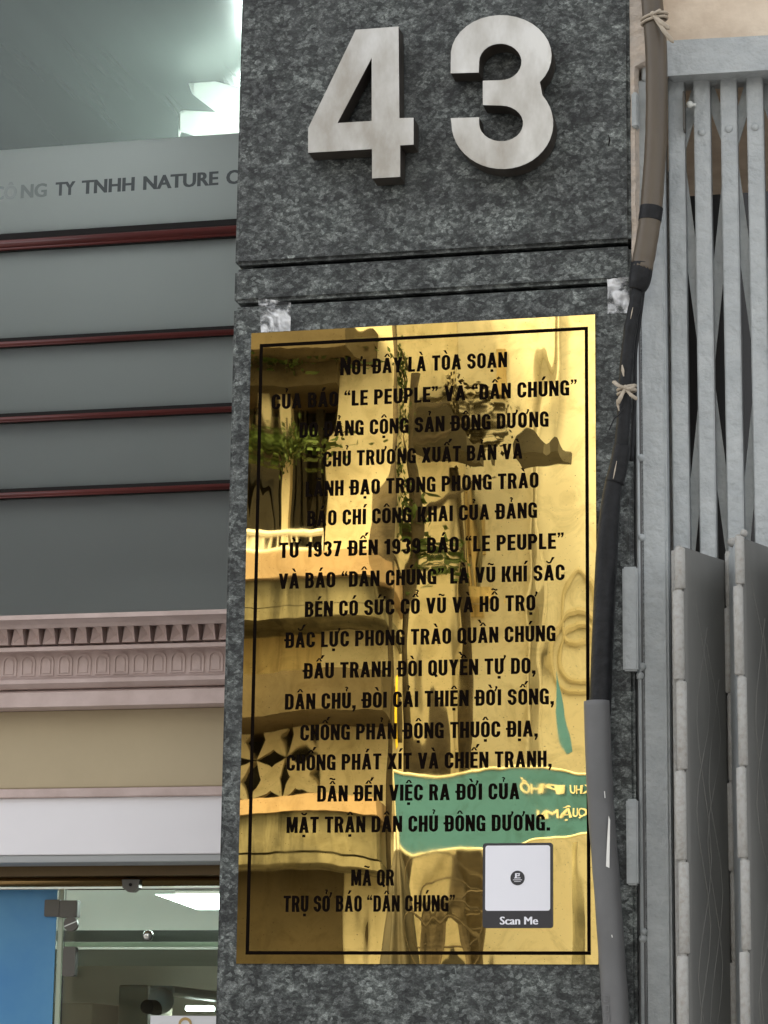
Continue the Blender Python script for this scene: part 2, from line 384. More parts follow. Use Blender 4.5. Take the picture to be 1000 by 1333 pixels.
def glyph(c):
    W = GW
    if c == 'A': return .60, g_dia(0, 0, .19, 1, .20)+[[(.40, 0), (.60, 0), (.41, 1), (.21, 1)]]+g_rect(.13, .20, .47, .33)
    if c == 'B': return W, g_rect(0, 0, TV, 1)+g_bowl(TV, W-.02, .47, 1)+g_bowl(TV, W, 0, .47+TH)
    if c == 'C': return W, g_c(W)
    if c in 'DĐ': return W, g_rect(0, 0, TV, 1)+g_bowl(TV, W, 0, 1)+(g_rect(-.09, .44, .33, .57) if c == 'Đ' else [])
    if c == 'E': return .46, g_rect(0, 0, TV, 1)+g_rect(TV, 0, .46, TH)+g_rect(TV, .43, .43, .43+TH*.95)+g_rect(TV, 1-TH, .46, 1)
    if c == 'G': return W, g_band(W/2, .73, W/2, .27, 0, 180)+g_band(W/2, .27, W/2, .27, 180, 300)+g_rect(0, .27, TV, .73)+g_rect(W-TV, .66, W, .73)+g_rect(W-TV, 0, W, .52)+g_rect(W*.52, .40, W-TV, .52)
    if c == 'H': return W, g_rect(0, 0, TV, 1)+g_rect(W-TV, 0, W, 1)+g_rect(TV, .43, W-TV, .43+TH)
    if c == 'I': return TV, g_rect(0, 0, TV, 1)
    if c == 'K': return .58, g_rect(0, 0, TV, 1)+g_dia(TV, .38, .34, 1, .22)+[[(.36, 0), (.59, 0), (.37, .62), (.23, .46)]]
    if c == 'L': return .43, g_rect(0, 0, TV, 1)+g_rect(TV, 0, .43, TH)
    if c == 'M': return .70, g_rect(0, 0, .19, 1)+g_rect(.51, 0, .70, 1)+g_dia(.27, .05, .09, 1, .16)+g_dia(.27, .05, .45, 1, .16)
    if c == 'N': return .56, g_rect(0, 0, .185, 1)+g_rect(.375, 0, .56, 1)+g_dia(.36, 0, .0, 1, .20)
    if c == 'O': return W, g_o(W)
    if c == 'P': return W, g_rect(0, 0, TV, 1)+g_bowl(TV, W, .40, 1)
    if c == 'Q': return W, g_o(W)+[[(.26, .22), (.40, .28), (.60, -.02), (.45, -.10)]]
    if c == 'R': return .56, g_rect(0, 0, TV, 1)+g_bowl(TV, W, .42, 1)+g_dia(.345, 0, .24, .48, .215)
    if c == 'S': return W, g_band(W/2, .73, W/2, .27, 0, 270)+g_band(W/2, .3075, W/2, .3075, 90, -180)+g_rect(W-TV, .68, W, .73)+g_rect(0, .25, TV, .31)
    if c == 'T': return .52, g_rect(0, 1-TH, .52, 1)+g_rect(.26-TV/2, 0, .26+TV/2, 1-TH)
    if c == 'U': return W, g_rect(0, .27, TV, 1)+g_rect(W-TV, .27, W, 1)+g_band(W/2, .27, W/2, .27, 180, 360)
    if c == 'V': return .58, g_dia(.19, 0, 0, 1, .20)+[[(.19, 0), (.39, 0), (.58, 1), (.38, 1)]]
    if c == 'X': return .58, g_dia(0, 0, .36, 1, .215)+g_dia(.365, 0, .01, 1, .215)
    if c == 'Y': return .58, g_rect(.29-TV/2, 0, .29+TV/2, .45)+g_dia(.185, .42, 0, 1, .21)+g_dia(.185, .42, .37, 1, .21)
    if c == '1': return .36, g_rect(.14, 0, .14+TV, 1)+[[(0, .70), (.14, .72), (.16, 1), (.13, .90), (0, .84)]]
    if c == '3': return .50, g_band(.25, .735, .25, .265, 170, -90)+g_band(.25, .3, .25, .3, 90, -170)
    if c == '7': return .48, g_rect(0, 1-TH, .48, 1)+g_dia(.08, 0, .26, 1-TH, .21)
    if c == '9': return .50, g_band(.25, .67, .25, .33, 0, 360, n=24)+g_rect(.50-TV, .27, .50, .67)+g_band(.25, .27, .25, .27, 0, -165)
    if c == '.': return TV, g_rect(0, 0, TV, .19)
    if c == ',': return TV, g_rect(0, 0, TV, .19)+[[(.08, 0), (TV, 0), (.10, -.20), (.02, -.20)]]
    if c in '“”':
        o = []
        for k in (0, .20):
            if c == '“': o += g_rect(k, .72, k+.15, .86)+[[(k, .86), (k+.08, .86), (k+.15, 1.02), (k+.09, 1.02)]]
            else: o += g_rect(k, .88, k+.15, 1.02)+[[(k+.07, .88), (k+.15, .88), (k+.06, .72), (k, .72)]]
        return .36, o
    return .3, []
def mark(cp, W, up, wide=0):
    c = W/2; b = 1.09+up
    if cp == 0x300: return [[(c-.17+wide, b+.22), (c-.01+wide, b+.22), (c+.09+wide, b), (c-.01+wide, b)]]
    if cp == 0x301: return [[(c+.01+wide, b+.22), (c+.17+wide, b+.22), (c+.02+wide, b), (c-.08+wide, b)]]
    if cp == 0x302: return [[(c-.20, b), (c-.08, b), (c+.02, b+.20), (c-.05, b+.20)], [(c+.08, b), (c+.20, b), (c+.06, b+.20), (c-.02, b+.20)]]
    if cp == 0x306: return g_band(c, b+.17, .18, .17, 180, 360, .09, .09, 10)
    if cp == 0x303: return g_band(c-.09, b+.03, .115, .13, 0, 165, .08, .08, 8)+g_band(c+.08, b+.13, .115, .13, 190, 345, .08, .08, 8)
    if cp == 0x309: return g_band(c+wide, b+.20, .10, .09, 160, -90, .075, .07, 10)+g_rect(c-.035+wide, b, c+.04+wide, b+.14)
    if cp == 0x323: return g_rect(c-.09, -.27, c+.09, -.11)
    if cp == 0x31B: return [[(W-.05, .92), (W+.02, .86), (W+.15, 1.12), (W+.13, 1.2), (W+.02, 1.2), (W+.02, 1.04)]]
    return []
def gothic(s, big=False):
    """polygons of a line of lettering; small capitals after the first letter are left to the caller"""
    x = 0; out = []
    for ch in s:
        if ch == ' ': x += .30; continue
        dec = unicodedata.normalize('NFD', ch); base = dec[0]; marks = [ord(m_) for m_ in dec[1:]]
        W, polys = glyph(base)
        if base == 'Đ': x += .04
        stacked = any(m_ in (0x302, 0x306) for m_ in marks)
        for m_ in marks:
            second = stacked and m_ in (0x300, 0x301, 0x303, 0x309)
            polys = polys+mark(m_, W, (.17 if second and m_ != 0x303 else (.24 if second else 0)), (.10 if second and m_ == 0x309 else (.17 if second and m_ == 0x301 else (-.17 if second and m_ == 0x300 else 0))))
        if big and x == 0:
            polys = [[(px*1.2, py*1.2) for px, py in p_] for p_ in polys]; W *= 1.2
        out += [[(px+x, py) for px, py in p_] for p_ in polys]
        x += W+.105+(.06 if 0x31B in marks else 0)
    return x-.105, out
def gothic_line(name, s, x0, x1, zb, h, Y, m, parent):
    W, polys = gothic(s, s.startswith('NƠI')); sx = (x1-x0)/W; bm = NB()
    for i, p_ in enumerate(polys):
        y = Y-.00002*(i % 7)
        vs = [bm.verts.new((x0+a*sx, y, zb+b*h)) for a, b in p_]
        bm.faces.new(vs)
    return obj(name, bm, m, parent)

# ================================================================== GROUND
def structure(name, bm, m): return tag(obj(name, bm, m), kind='structure')
M['pave'] = mat('pavement_tiles', (.28, .26, .24), .85, vary=(.22, .21, .20), scale=3, bump=.002, bscale=40)
M['asphalt'] = mat('asphalt', (.05, .05, .052), .9, vary=(.065, .065, .065), scale=6, bump=.004, bscale=90)
bm = NB(); box(bm, -60, 60, -60, 30, -.6, -.16); structure('ground', bm, M['asphalt'])
bm = NB(); box(bm, -50, 50, -25.5, -4.6, -.155, -.15); structure('road', bm, M['asphalt'])
bm = NB(); box(bm, -50, 50, -4.6, 12, -.15, 0, .01); structure('pavement', bm, M['pave'])
bm = NB(); box(bm, -50, 50, -45, -25.5, -.15, 0, .01); structure('far_pavement', bm, M['pave'])
M['linepaint'] = mat('road_paint', (.75, .74, .70), .7)
for i in range(9):
    bm = NB(); box(bm, -30+i*6, -27+i*6, -15.1, -14.95, -.149, -.146); structure('road_marking', bm, M['linepaint'])

# ================================================================== PILLAR
XL = at(297, 667, 0).x; XR = at(821.5, 330, 0).x
pil = empty('stone_pillar', ((XL+XR)/2, .3, 0), 'dark grey mottled granite pillar carrying the number 43 and the brass plaque', 'pillar')
zj1 = at(560, 332, 0).z; zj2 = at(560, 382, 0).z      # joint lines
bm = NB(); box(bm, XL+.02, XR-.02, .02, .60, 0, 4.2); obj('core', bm, M['mortar'], pil)
bm = NB(); box(bm, .455, .475, .63, 4.7, 0, 4.2); obj('party_wall', bm, M['mortar'], pil)
def slab(z0, z1, ext=0):
    bm = NB(); box(bm, XL, XR, 0, .62, z0, z1, .0045, 3); return obj('stone_panel', bm, M['granite'], pil)
g = .0028
slab(zj1+g, 4.2); slab(zj2+g, zj1-g); slab(zj2-g-1.18, zj2-g); slab(0, zj2-g-1.186)
# light chips and a crack scratched in the stone
for (x, y, l_, a) in ((792, 190, .016, 1.3), (788, 640, .02, 1.0)):
    p = at(x, y, -.0006); bm = NB()
    tube(bm, [p, p+Vector((math.cos(a)*l_*.4, 0, math.sin(a)*l_*.5)), p+Vector((math.cos(a)*l_*.1, 0, math.sin(a)*l_))], [.0004, .0012, .0003], 5); obj('crack', bm, M['darkframe'], pil)

# ================================================================== NUMBER 43
YF = -.036
def zz(zx, zy): p = at(300+zx*.53, zy*.53, YF); return (p.x, p.z)
def digit(name, outer, holes, label):
    root = empty(name, (sum(p[0] for p in outer)/len(outer), -.01, min(p[1] for p in outer)), label, 'number sign')
    bm = NB(); prism(bm, outer, YF, YF+.0015, holes=holes)
    obj('front_face', bm, M['steel'], root)
    bm = NB()
    cx = sum(p[0] for p in outer)/len(outer); 
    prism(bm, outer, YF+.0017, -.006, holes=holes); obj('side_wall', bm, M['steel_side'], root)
    for q in label_studs[name]:
        bm = NB(); p = at(300+q[0]*.53, q[1]*.53, 0); tube(bm, [(p.x, -.0058, p.z), (p.x, -.0002, p.z)], .004, 8)
        obj('stud', bm, M['steel_side'], root)
label_studs = {'number_four': [(385, 120), (385, 400), (240, 340)], 'number_three': [(750, 130), (750, 330), (570, 150)]}
four = [zz(*p) for p in ((308, 73), (413, 65), (415, 290), (450, 289), (450, 355), (417, 357), (417, 434), (348, 438), (348, 366), (191, 375), (191, 315))]
hole = [zz(*p) for p in ((347, 142), (263, 302), (347, 297))]
digit('number_four', four, [hole], 'large brushed steel number four fixed on the granite pillar')
def arc(cx, cy, rx, ry, a0, a1, n=22):
    return [(cx+rx*math.cos(R(a0+(a1-a0)*k/n)), cy+ry*math.sin(R(a0+(a1-a0)*k/n))) for k in range(n+1)]
three = [(541, 180)]+arc(665, 137, 124, 100, 175, 400)+arc(668, 303, 125, 112, -38, 180, 26)+[(541, 290), (611, 288)] + \
    arc(665, 303, 54, 44, 180, -90, 20)+[(620, 258), (620, 198)]+arc(663, 152, 52, 45, 90, -180, 20)+[(610, 178)]
digit('number_three', [zz(*p) for p in three], [], 'large brushed steel number three fixed on the granite pillar')

# ================================================================== BRASS PLAQUE
PW, PH = .45, .8077
plq = empty('memorial_plaque', (PW/2, -.002, PZ0), 'polished brass memorial plaque with black Vietnamese lettering, reflecting the houses across the street', 'plaque')
def warp(x, z):                         # hand-beaten unevenness of the thin sheet, metres
    u = x/PW; v = (z-PZ0)/PH
    d = 0.00012*math.sin(2*math.pi*(u*1.15+.10*math.sin(3.1*v)))*(.35+.65*u)
    d += .00016*math.exp(-((u-.45)/.075)**2)*(1+.45*math.sin(v*15+1))
    d += .00005*math.exp(-((u-.12)/.05)**2)*(1+.6*math.sin(v*11))*min(1, max(0, v*3-1))
    d += .00022*mnoise.noise(Vector((u*3.4, v*1.7, 3.7)))
    d += .00006*mnoise.noise(Vector((u*2.2, v*7.5, 9.1)))*u
    d += .000045*mnoise.noise(Vector((u*11, v*4.5, 1.3)))
    d += .00011*mnoise.noise(Vector((u*6.5, v*2.4, 20.7)))*(1-.55*u)
    d += .000008*mnoise.noise(Vector((u*34, v*14, 6.3)))
    return d
bm = NB(); NX, NZ = 130, 230
grid = [[bm.verts.new((PW*i/NX, -.0036-warp(PW*i/NX, PZ0+PH*j/NZ), PZ0+PH*j/NZ)) for i in range(NX+1)] for j in range(NZ+1)]
for j in range(NZ):
    for i in range(NX): bm.faces.new((grid[j][i], grid[j][i+1], grid[j+1][i+1], grid[j+1][i]))
face = obj('brass_sheet', bm, M['brass'], plq, smooth=True)
bm = NB(); box(bm, .0004, PW-.0004, -.0030, -.0002, PZ0+.0004, PZ0+PH-.0004); obj('backing', bm, M['bronze'], plq)
YT = -.0043
# inset border line
a = at(342, 449, YT); b_ = at(766, 428, YT); c_ = at(764, 1239, YT); d_ = at(320, 1242, YT)
bx0, bx1 = (a.x+d_.x)/2, (b_.x+c_.x)/2; bz1, bz0 = (a.z+b_.z)/2, (c_.z+d_.z)/2; bw = .0042
for r in ((bx0-bw/2, bx1+bw/2, bz1-bw/2, bz1+bw/2), (bx0-bw/2, bx1+bw/2, bz0-bw/2, bz0+bw/2), (bx0-bw/2, bx0+bw/2, bz0+bw/2+.0001, bz1-bw/2-.0001), (bx1-bw/2, bx1+bw/2, bz0+bw/2+.0001, bz1-bw/2-.0001)):
    bm = NB(); box(bm, r[0], r[1], YT, YT+.0012, r[2], r[3]); obj('border_line', bm, M['ink'], plq)
LINES = [("NƠI ĐÂY LÀ TÒA SOẠN", 443, 660, 480, 610), ("CỦA BÁO “LE PEUPLE” VÀ “DÂN CHÚNG”", 354, 751, 517.3, 680), ("DO ĐẢNG CỘNG SẢN ĐÔNG DƯƠNG", 390, 714, 557.5, 660),
    ("CHỦ TRƯƠNG XUẤT BẢN VÀ", 421, 680, 598, 650), ("LÃNH ĐẠO TRONG PHONG TRÀO", 398, 701, 637, 640), ("BÁO CHÍ CÔNG KHAI CỦA ĐẢNG", 400, 699, 676, 640),
    ("TỪ 1937 ĐẾN 1939 BÁO “LE PEUPLE”", 364, 734, 717, 640), ("VÀ BÁO “DÂN CHÚNG” LÀ VŨ KHÍ SẮC", 363, 735, 756.7, 680), ("BÉN CÓ SỨC CỔ VŨ VÀ HỖ TRỢ", 397, 698, 795, 680),
    ("ĐẮC LỰC PHONG TRÀO QUẦN CHÚNG", 371, 723, 836, 660), ("ĐẤU TRANH ĐÒI QUYỀN TỰ DO,", 395, 697, 877.6, 650), ("DÂN CHỦ, ĐÒI CẢI THIỆN ĐỜI SỐNG,", 371, 721, 918, 650),
    ("CHỐNG PHẢN ĐỘNG THUỘC ĐỊA,", 391, 700, 959.5, 650), ("CHỐNG PHÁT XÍT VÀ CHIẾN TRANH,", 373, 718, 999.3, 640), ("DẪN ĐẾN VIỆC RA ĐỜI CỦA", 413, 676, 1041, 620),
    ("MẶT TRẬN DÂN CHỦ ĐÔNG DƯƠNG.", 373, 716, 1081.8, 640), ("MÃ QR", 457, 513, 1153, 480), ("TRỤ SỞ BÁO “DÂN CHÚNG”", 369, 592, 1187, 400)]
for (s, p0, p1, base, bxp) in LINES:
    zb = at(bxp, base, YT).z
    x0 = at(p0, base, YT).x; x1 = at(p1, base, YT).x
    gothic_line('text_line', s, x0, x1, zb, .0198, YT-.0001, M['ink'], plq)

# scan sticker (its code is left blank)
q = [at(629, 1099, YT), at(720, 1096, YT), at(720, 1208, YT), at(631, 1208, YT)]
sx0, sx1, sz1, sz0 = q[0].x, (q[1].x+q[2].x)/2, (q[0].z+q[1].z)/2, q[2].z
stk = empty('scan_sticker', ((sx0+sx1)/2, YT-.0005, sz0), 'small charcoal framed white sticker at the lower right corner of the brass plaque', 'sticker')
def rrect(x0, x1, z0, z1, r, n=5):
    o = []
    for cx, cz, a0 in ((x1-r, z1-r, 0), (x0+r, z1-r, 90), (x0+r, z0+r, 180), (x1-r, z0+r, 270)):
        o += [(cx+r*math.cos(R(a0+90*k/n)), cz+r*math.sin(R(a0+90*k/n))) for k in range(n+1)]
    return o
bm = NB(); prism(bm, rrect(sx0, sx1, sz0, sz1, .0035), -.0058, -.0046); obj('frame', bm, M['sticker_dark'], stk)
bm = NB(); prism(bm, rrect(sx0+.0032, sx1-.0032, sz0+.0205, sz1-.003, .003), -.0062, -.0059); obj('white_panel', bm, M['sticker_white'], stk)
ec = ((sx0+sx1)/2, sz0+.0205+(sz1-.003-sz0-.0205)/2)
bm = NB(); disc(bm, ec, .0088, -.0065, -.0063, 28); emb = obj('emblem', bm, M['sticker_dark'], stk)
bm = NB()
for r in ((-.003, .003, .0047, .0057), (-.003, -.001, .0005, .0047), (-.001, .0025, .0022, .0032), (-.0042, .0036, -.0004, .0005), (-.0055, .0055, -.0026, -.0019), (-.004, .004, -.0045, -.0039), (.0013, .0025, .0032, .0047)):
    box(bm, ec[0]+r[0], ec[0]+r[1], -.0067, -.0066, ec[1]+r[2], ec[1]+r[3])
obj('emblem_mark', bm, M['sticker_white'], stk)
x0 = at(651, 1203, YT).x; x1 = at(701, 1203, YT).x
lettering('lettering', 'Scan Me', x0, x1, at(676, 1203.5, YT).z, .0092, -.0060, M['sticker_white'], stk, strikes=3, spread=.11, offset=.0)

# tape pieces
def tape(name, pts, label, seed):
    bm = NB(); n = 14
    (a, b2, c2, d2) = [at(*p, -.003) for p in pts]; g2 = []
    for j in range(n+1):
        row = []
        for i in range(n+1):
            u, v = i/n, j/n
            p = (a*(1-u)+b2*u)*(1-v)+(d2*(1-u)+c2*u)*v
            w = mnoise.noise(Vector((u*3+seed, v*4, seed)))
            row.append(bm.verts.new(p+Vector((0.0015*w, -.004*abs(w), 0))))
        g2.append(row)
    for j in range(n):
        for i in range(n): bm.faces.new((g2[j][i], g2[j][i+1], g2[j+1][i+1], g2[j+1][i]))
    o = obj(name, bm, TAPE, None, smooth=False)
    tag(o, label, 'tape'); return o
def tape_mat():
    m = bpy.data.materials.new('crinkled_tape'); m.use_nodes = True
    nt = m.node_tree; n = nt.nodes; l = nt.links; b = n['Principled BSDF']
    b.inputs['Base Color'].default_value = (.88, .89, .90, 1); b.inputs['Roughness'].default_value = .12; b.inputs['Specular IOR Level'].default_value = 1
    tr = n.new('ShaderNodeBsdfTransparent')
    g = n.new('ShaderNodeNewGeometry'); t = n.new('ShaderNodeTexNoise'); t.inputs['Scale'].default_value = 38; t.inputs['Detail'].default_value = 2; t.inputs['Distortion'].default_value = 1.5; l.new(g.outputs['Position'], t.inputs['Vector'])
    bp = n.new('ShaderNodeBump'); bp.inputs['Distance'].default_value = .004; l.new(t.outputs['Fac'], bp.inputs['Height']); l.new(bp.outputs[0], b.inputs['Normal'])
    r = n.new('ShaderNodeMapRange'); r.inputs['From Min'].default_value = .40; r.inputs['From Max'].default_value = .62; r.inputs['To Min'].default_value = .04; r.inputs['To Max'].default_value = .85  # whitish opaque patches stand in for glints on the clear film
    l.new(t.outputs['Fac'], r.inputs['Value'])
    mx = n.new('ShaderNodeMixShader'); l.new(r.outputs[0], mx.inputs[0]); l.new(tr.outputs[0], mx.inputs[1]); l.new(b.outputs[0], mx.inputs[2])
    l.new(mx.outputs[0], n['Material Output'].inputs['Surface']); return m
TAPE = tape_mat()
tape('clear_tape', [(337, 388), (379, 394), (378, 431), (340, 433)], 'crinkled clear tape stuck above the upper left corner of the brass plaque', 3.1)
tape('clear_tape', [(791, 364), (822, 360), (818, 408), (791, 409)], 'crinkled clear tape stuck on the granite next to the black cable', 8.4)

# ================================================================== CREAM WALL + GATE (right)
wall = empty('cream_wall', (1.3, .4, 0), 'cream painted plaster wall above the grey folding gate', 'wall')
zt = at(930, 62, .02).z
bm = NB(); box(bm, XR+.0015, 3.2, .03, .5, zt-.03, 4.2); obj('lintel', bm, M['plaster'], wall)
# rough plaster jamb strip beside the pillar
bm = NB(); nseg = 150; prev = None
xw0, xw1 = XR+.0003, at(845, 400, 0).x
z0w, z1w = at(830, 345, 0).z, 4.2
vl = []
for j in range(nseg+1):
    z = z0w+(z1w-z0w)*j/nseg
    e = .003*mnoise.noise(Vector((0, 0, z*30)))+.002*mnoise.noise(Vector((5, 0, z*90)))
    zp = at(830, 80, 0).z
    wdt = .010+e*.6 if z < zp else .04+e
    vl.append([bm.verts.new((xw0, .004+e, z)), bm.verts.new((xw0+wdt*.6, .001+e, z)), bm.verts.new((xw0+wdt, .012+e*.5, z)), bm.verts.new((xw0+wdt, .2, z)), bm.verts.new((xw0, .2, z))])
for j in range(nseg):
    for k in range(5): bm.faces.new((vl[j][k], vl[j][(k+1) % 5], vl[j+1][(k+1) % 5], vl[j+1][k]))
obj('rough_edge', bm, M['plaster_rough'], wall)
bm = NB(); box(bm, xw0, xw0+.013, .012, .2, 0, z0w-.001, .002); obj('grey_fillet', bm, M['conduit'], wall)
# room behind the gate
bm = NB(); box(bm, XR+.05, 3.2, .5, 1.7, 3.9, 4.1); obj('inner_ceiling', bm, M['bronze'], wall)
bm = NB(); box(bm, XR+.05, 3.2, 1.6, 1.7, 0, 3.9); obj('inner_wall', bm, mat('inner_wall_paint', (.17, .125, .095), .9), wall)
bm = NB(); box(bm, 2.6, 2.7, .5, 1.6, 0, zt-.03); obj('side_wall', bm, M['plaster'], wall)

gate = empty('folding_gate', (.85, .06, 0), 'light grey painted steel folding gate with upright bars and sheet metal leaves beside the pillar', 'gate')
# header rail, a little out of level like the real one
h = [at(864, 56, .005), at(1090, 44, .005), at(1090, 82.5, .005), at(869, 96, .005)]
bm = NB(); prism(bm, [(p.x, p.z) for p in h], .005, .07)
bmesh.ops.bevel(bm, geom=bm.edges[:], offset=.003, segments=2, affect='EDGES')
obj('header_rail', bm, M['gate'], gate)
bm = NB(); p0 = at(836, 92, .02); p1 = at(868, 130, .02); box(bm, p0.x, at(862, 92, .02).x, .012, .05, at(840, 105, .012).z, at(840, 60, .012).z, .002); obj('header_end', bm, M['gate'], gate)
# wide jamb channel
xj0 = at(834, 700, .02).x; xj1 = at(870.0, 700, .02).x
ztop = at(880, 98, .02).z
bm = NB(); box(bm, xj0, xj1, .012, .06, 0, at(850, 102, .01).z, .003, 2); obj('jamb', bm, M['gate'], gate)
bm = NB(); box(bm, xj0-.007, xj0-.0005, .018, .05, 0, at(850, 102, .01).z, .001); obj('jamb_lip', bm, M['gate'], gate)
bm = NB(); tube(bm, spline([(xj0-.001, .010, z_ ) for z_ in [0, .6, 1.2, 1.8, 2.2, 2.6, 2.95]], 6), .0022, 6); obj('weld_bead', bm, M['gate'], gate)
for (y0, y1, xl, cut) in ((738, 873, 810, .003), (1040, 1152, 815, .0), (120, 165, 822, 0)):
    bm = NB(); pa = at(xl, y0, -.005); pb = at(831, y1, -.005)
    box(bm, pa.x, pb.x, -.006, .010, pb.z, pa.z, .002, 2); obj('anchor_plate', bm, M['gate'], gate)
rnd = random.Random(5)
for (x, y) in ((834, 596), (835, 700), (836, 868), (833, 880), (838, 1213), (837, 1222), (836, 330)):
    p = at(x, y, .011); bm = NB(); bmesh.ops.create_icosphere(bm, subdivisions=2, radius=.004+.0015*rnd.random(), matrix=Matrix.Translation(p))
    for v in bm.verts: v.co += Vector((0, 0, 1))*.001*mnoise.noise(v.co*400)
    obj('weld_spot', bm, M['gate'], gate, smooth=True)
# upright bars
bars = [(874.5, 894.5), (907.5, 930), (943, 966), (978, 1001), (1016, 1038), (1052, 1074), (1088, 1110)]
YB = .035
bar_x = []
bm0 = NB(); bwid = at(893, 500, YB).x-at(871.5, 500, YB).x
zb_top = zt-.012
# a channel section: face plus two flanges
sec = [(-bwid/2, 0), (bwid/2, 0), (bwid/2, .020), (bwid/2-.0025, .020), (bwid/2-.0025, .0028), (-bwid/2+.0025, .0028), (-bwid/2+.0025, .020), (-bwid/2, .020)]
prism(bm0, sec, 0, zb_top, axis='z')
bmesh.ops.bevel(bm0, geom=[e for e in bm0.edges if abs(e.verts[0].co.x-e.verts[1].co.x) < 1e-6 and abs(e.verts[0].co.y) < 1e-6 and abs(e.verts[1].co.y) < 1e-6], offset=.0015, segments=2, affect='EDGES')
first = None
for i, (l0, l1) in enumerate(bars):
    xc = (at(l0, 500, YB).x+at(l1, 500, YB).x)/2; bar_x.append(xc)
    if first is None:
        first = obj('upright_bar', bm0, M['gate'], gate); first.location = Vector((xc, YB+.010, zb_top/2))-ORG[gate.name]; first_z = zb_top/2
    else: again(first, (xc, YB+.010, zb_top/2), gate)
    # rear twin of the bar
# crossing flat bars of the scissor lattice, between front and rear bars
zr = at(915, 172, YB).z                 # height of the visible rivets
period = .295
Yl = YB+.0205
for i in range(len(bar_x)-1):
    xa, xb = bar_x[i], bar_x[i+1]
    ph = 0 if i % 2 == 0 else 1
    for k in range(-1, 10):
        zA = zr-.02-period*k; zB = zA-period
        if zA > zb_top: zA = zb_top-.005
        if zB < .05: continue
        a2, b2 = ((xa, zA), (xb, zB)) if (k+ph) % 2 == 0 else ((xb, zA), (xa, zB))
        d = Vector((b2[0]-a2[0], 0, b2[1]-a2[1])).normalized(); nn = Vector((d.z, 0, -d.x))*.0074
        bm = NB(); P1 = Vector((a2[0], 0, a2[1])); P2 = Vector((b2[0], 0, b2[1]))
        prism(bm, [((P1+nn).x, (P1+nn).z), ((P2+nn).x, (P2+nn).z), ((P2-nn).x, (P2-nn).z), ((P1-nn).x, (P1-nn).z)], Yl+(.004 if ph else 0), Yl+.0032+(.004 if ph else 0))
        obj('lattice_bar', bm, M['gate'], gate)
bm = NB(); bmesh.ops.create_uvsphere(bm, u_segments=12, v_segments=8, radius=.0052)
for v in bm.verts: v.co.y *= .55
rv = obj('rivet', bm, M['gate'], gate, smooth=True); rv.location = Vector((bar_x[1], YB-.0005, zr))-ORG[gate.name]
for (i, dz) in ((2, .002), (3, .002), (4, .002)): again(rv, (bar_x[i], YB-.0005, zr+dz), gate)
# small latch clip and bolt hanging under the header
bm = NB(); p = at(891, 122, .03); p2 = at(894, 172, .03)
box(bm, p.x-.0012, p.x+.0012, .02, .034, p2.z, p.z, .0008); obj('clip', bm, M['fittings'], gate)
bm = NB(); p = at(898, 136, .03); tube(bm, [p+Vector((-.003, 0, .0)), p+Vector((.008, 0, -.001))], .0022, 8); bmesh.ops.create_icosphere(bm, subdivisions=2, radius=.0048, matrix=Matrix.Translation(p)); obj('bolt', bm, M['offwhite'], gate, smooth=True)

# folded sheet leaves, lower part
def sheet(nm, pf, pb, Yf, Yb, ztf, ztb, m, sub=True, seed=0):
    """sheet from front hinge line to back hinge line (x at photo rows)"""
    bm = NB(); n = 10; nz = 60
    t = .0012
    nrm = Vector((pb-pf, Yb-Yf, 0)).normalized(); sn = Vector((nrm.y, -nrm.x, 0))*t
    rows = []
    for j in range(nz+1):
        row = []
        for i in range(n+1):
            u = i/n; zt_ = ztf*(1-u)+ztb*u; z = .03+(zt_-.03)*j/nz
            w = .0012*mnoise.noise(Vector((u*2+seed, z*5, seed)))
            row.append(Vector((pf+(pb-pf)*u, Yf+(Yb-Yf)*u, z))+sn.normalized()*w)
        rows.append(row)
    vf = [[bm.verts.new(p+sn) for p in r] for r in rows]; vb = [[bm.verts.new(p-sn) for p in r] for r in rows]
    for j in range(nz):
        for i in range(n):
            bm.faces.new((vf[j][i], vf[j][i+1], vf[j+1][i+1], vf[j+1][i])); bm.faces.new((vb[j][i], vb[j+1][i], vb[j+1][i+1], vb[j][i+1]))
    for i in range(n): bm.faces.new((vf[nz][i], vf[nz][i+1], vb[nz][i+1], vb[nz][i]))
    for j in range(nz):
        bm.faces.new((vf[j][0], vf[j+1][0], vb[j+1][0], vb[j][0])); bm.faces.new((vf[j][n], vf[j+1][n], vb[j+1][n], vb[j][n]))
    o = obj('sheet_leaf', bm, m, gate, smooth=True)
    return o
Yf, Yb = -.075, .022
zt1 = at(890, 712, Yf).z
X = lambda px, Y, py=1000: at(px, py, Y).x
hF1 = X(892, Yf); hB1 = X(949, Yb); hF2 = X(970, Yf); hB2 = X(1026, Yb); hF3 = X(1046, Yf); hB3 = X(1100, Yb)
zt2 = at(968, 700, Yf).z
sheet('a', hF1, hB1, Yf, Yb, zt1, zt1, M['gate_dark'], seed=1)
sheet('b', hB1+.004, hF2-.004, Yb, Yf, zt1+.004, zt2, M['gate'], seed=2)
sheet('c', hF2, hB2, Yf, Yb, zt2, zt2, M['gate_dark'], seed=3)
sheet('d', hB2+.004, hF3-.004, Yb, Yf, zt2, zt2, M['gate'], seed=4)
sheet('e', hF3, hB3, Yf, Yb, zt2, zt2, M['gate_dark'], seed=5)
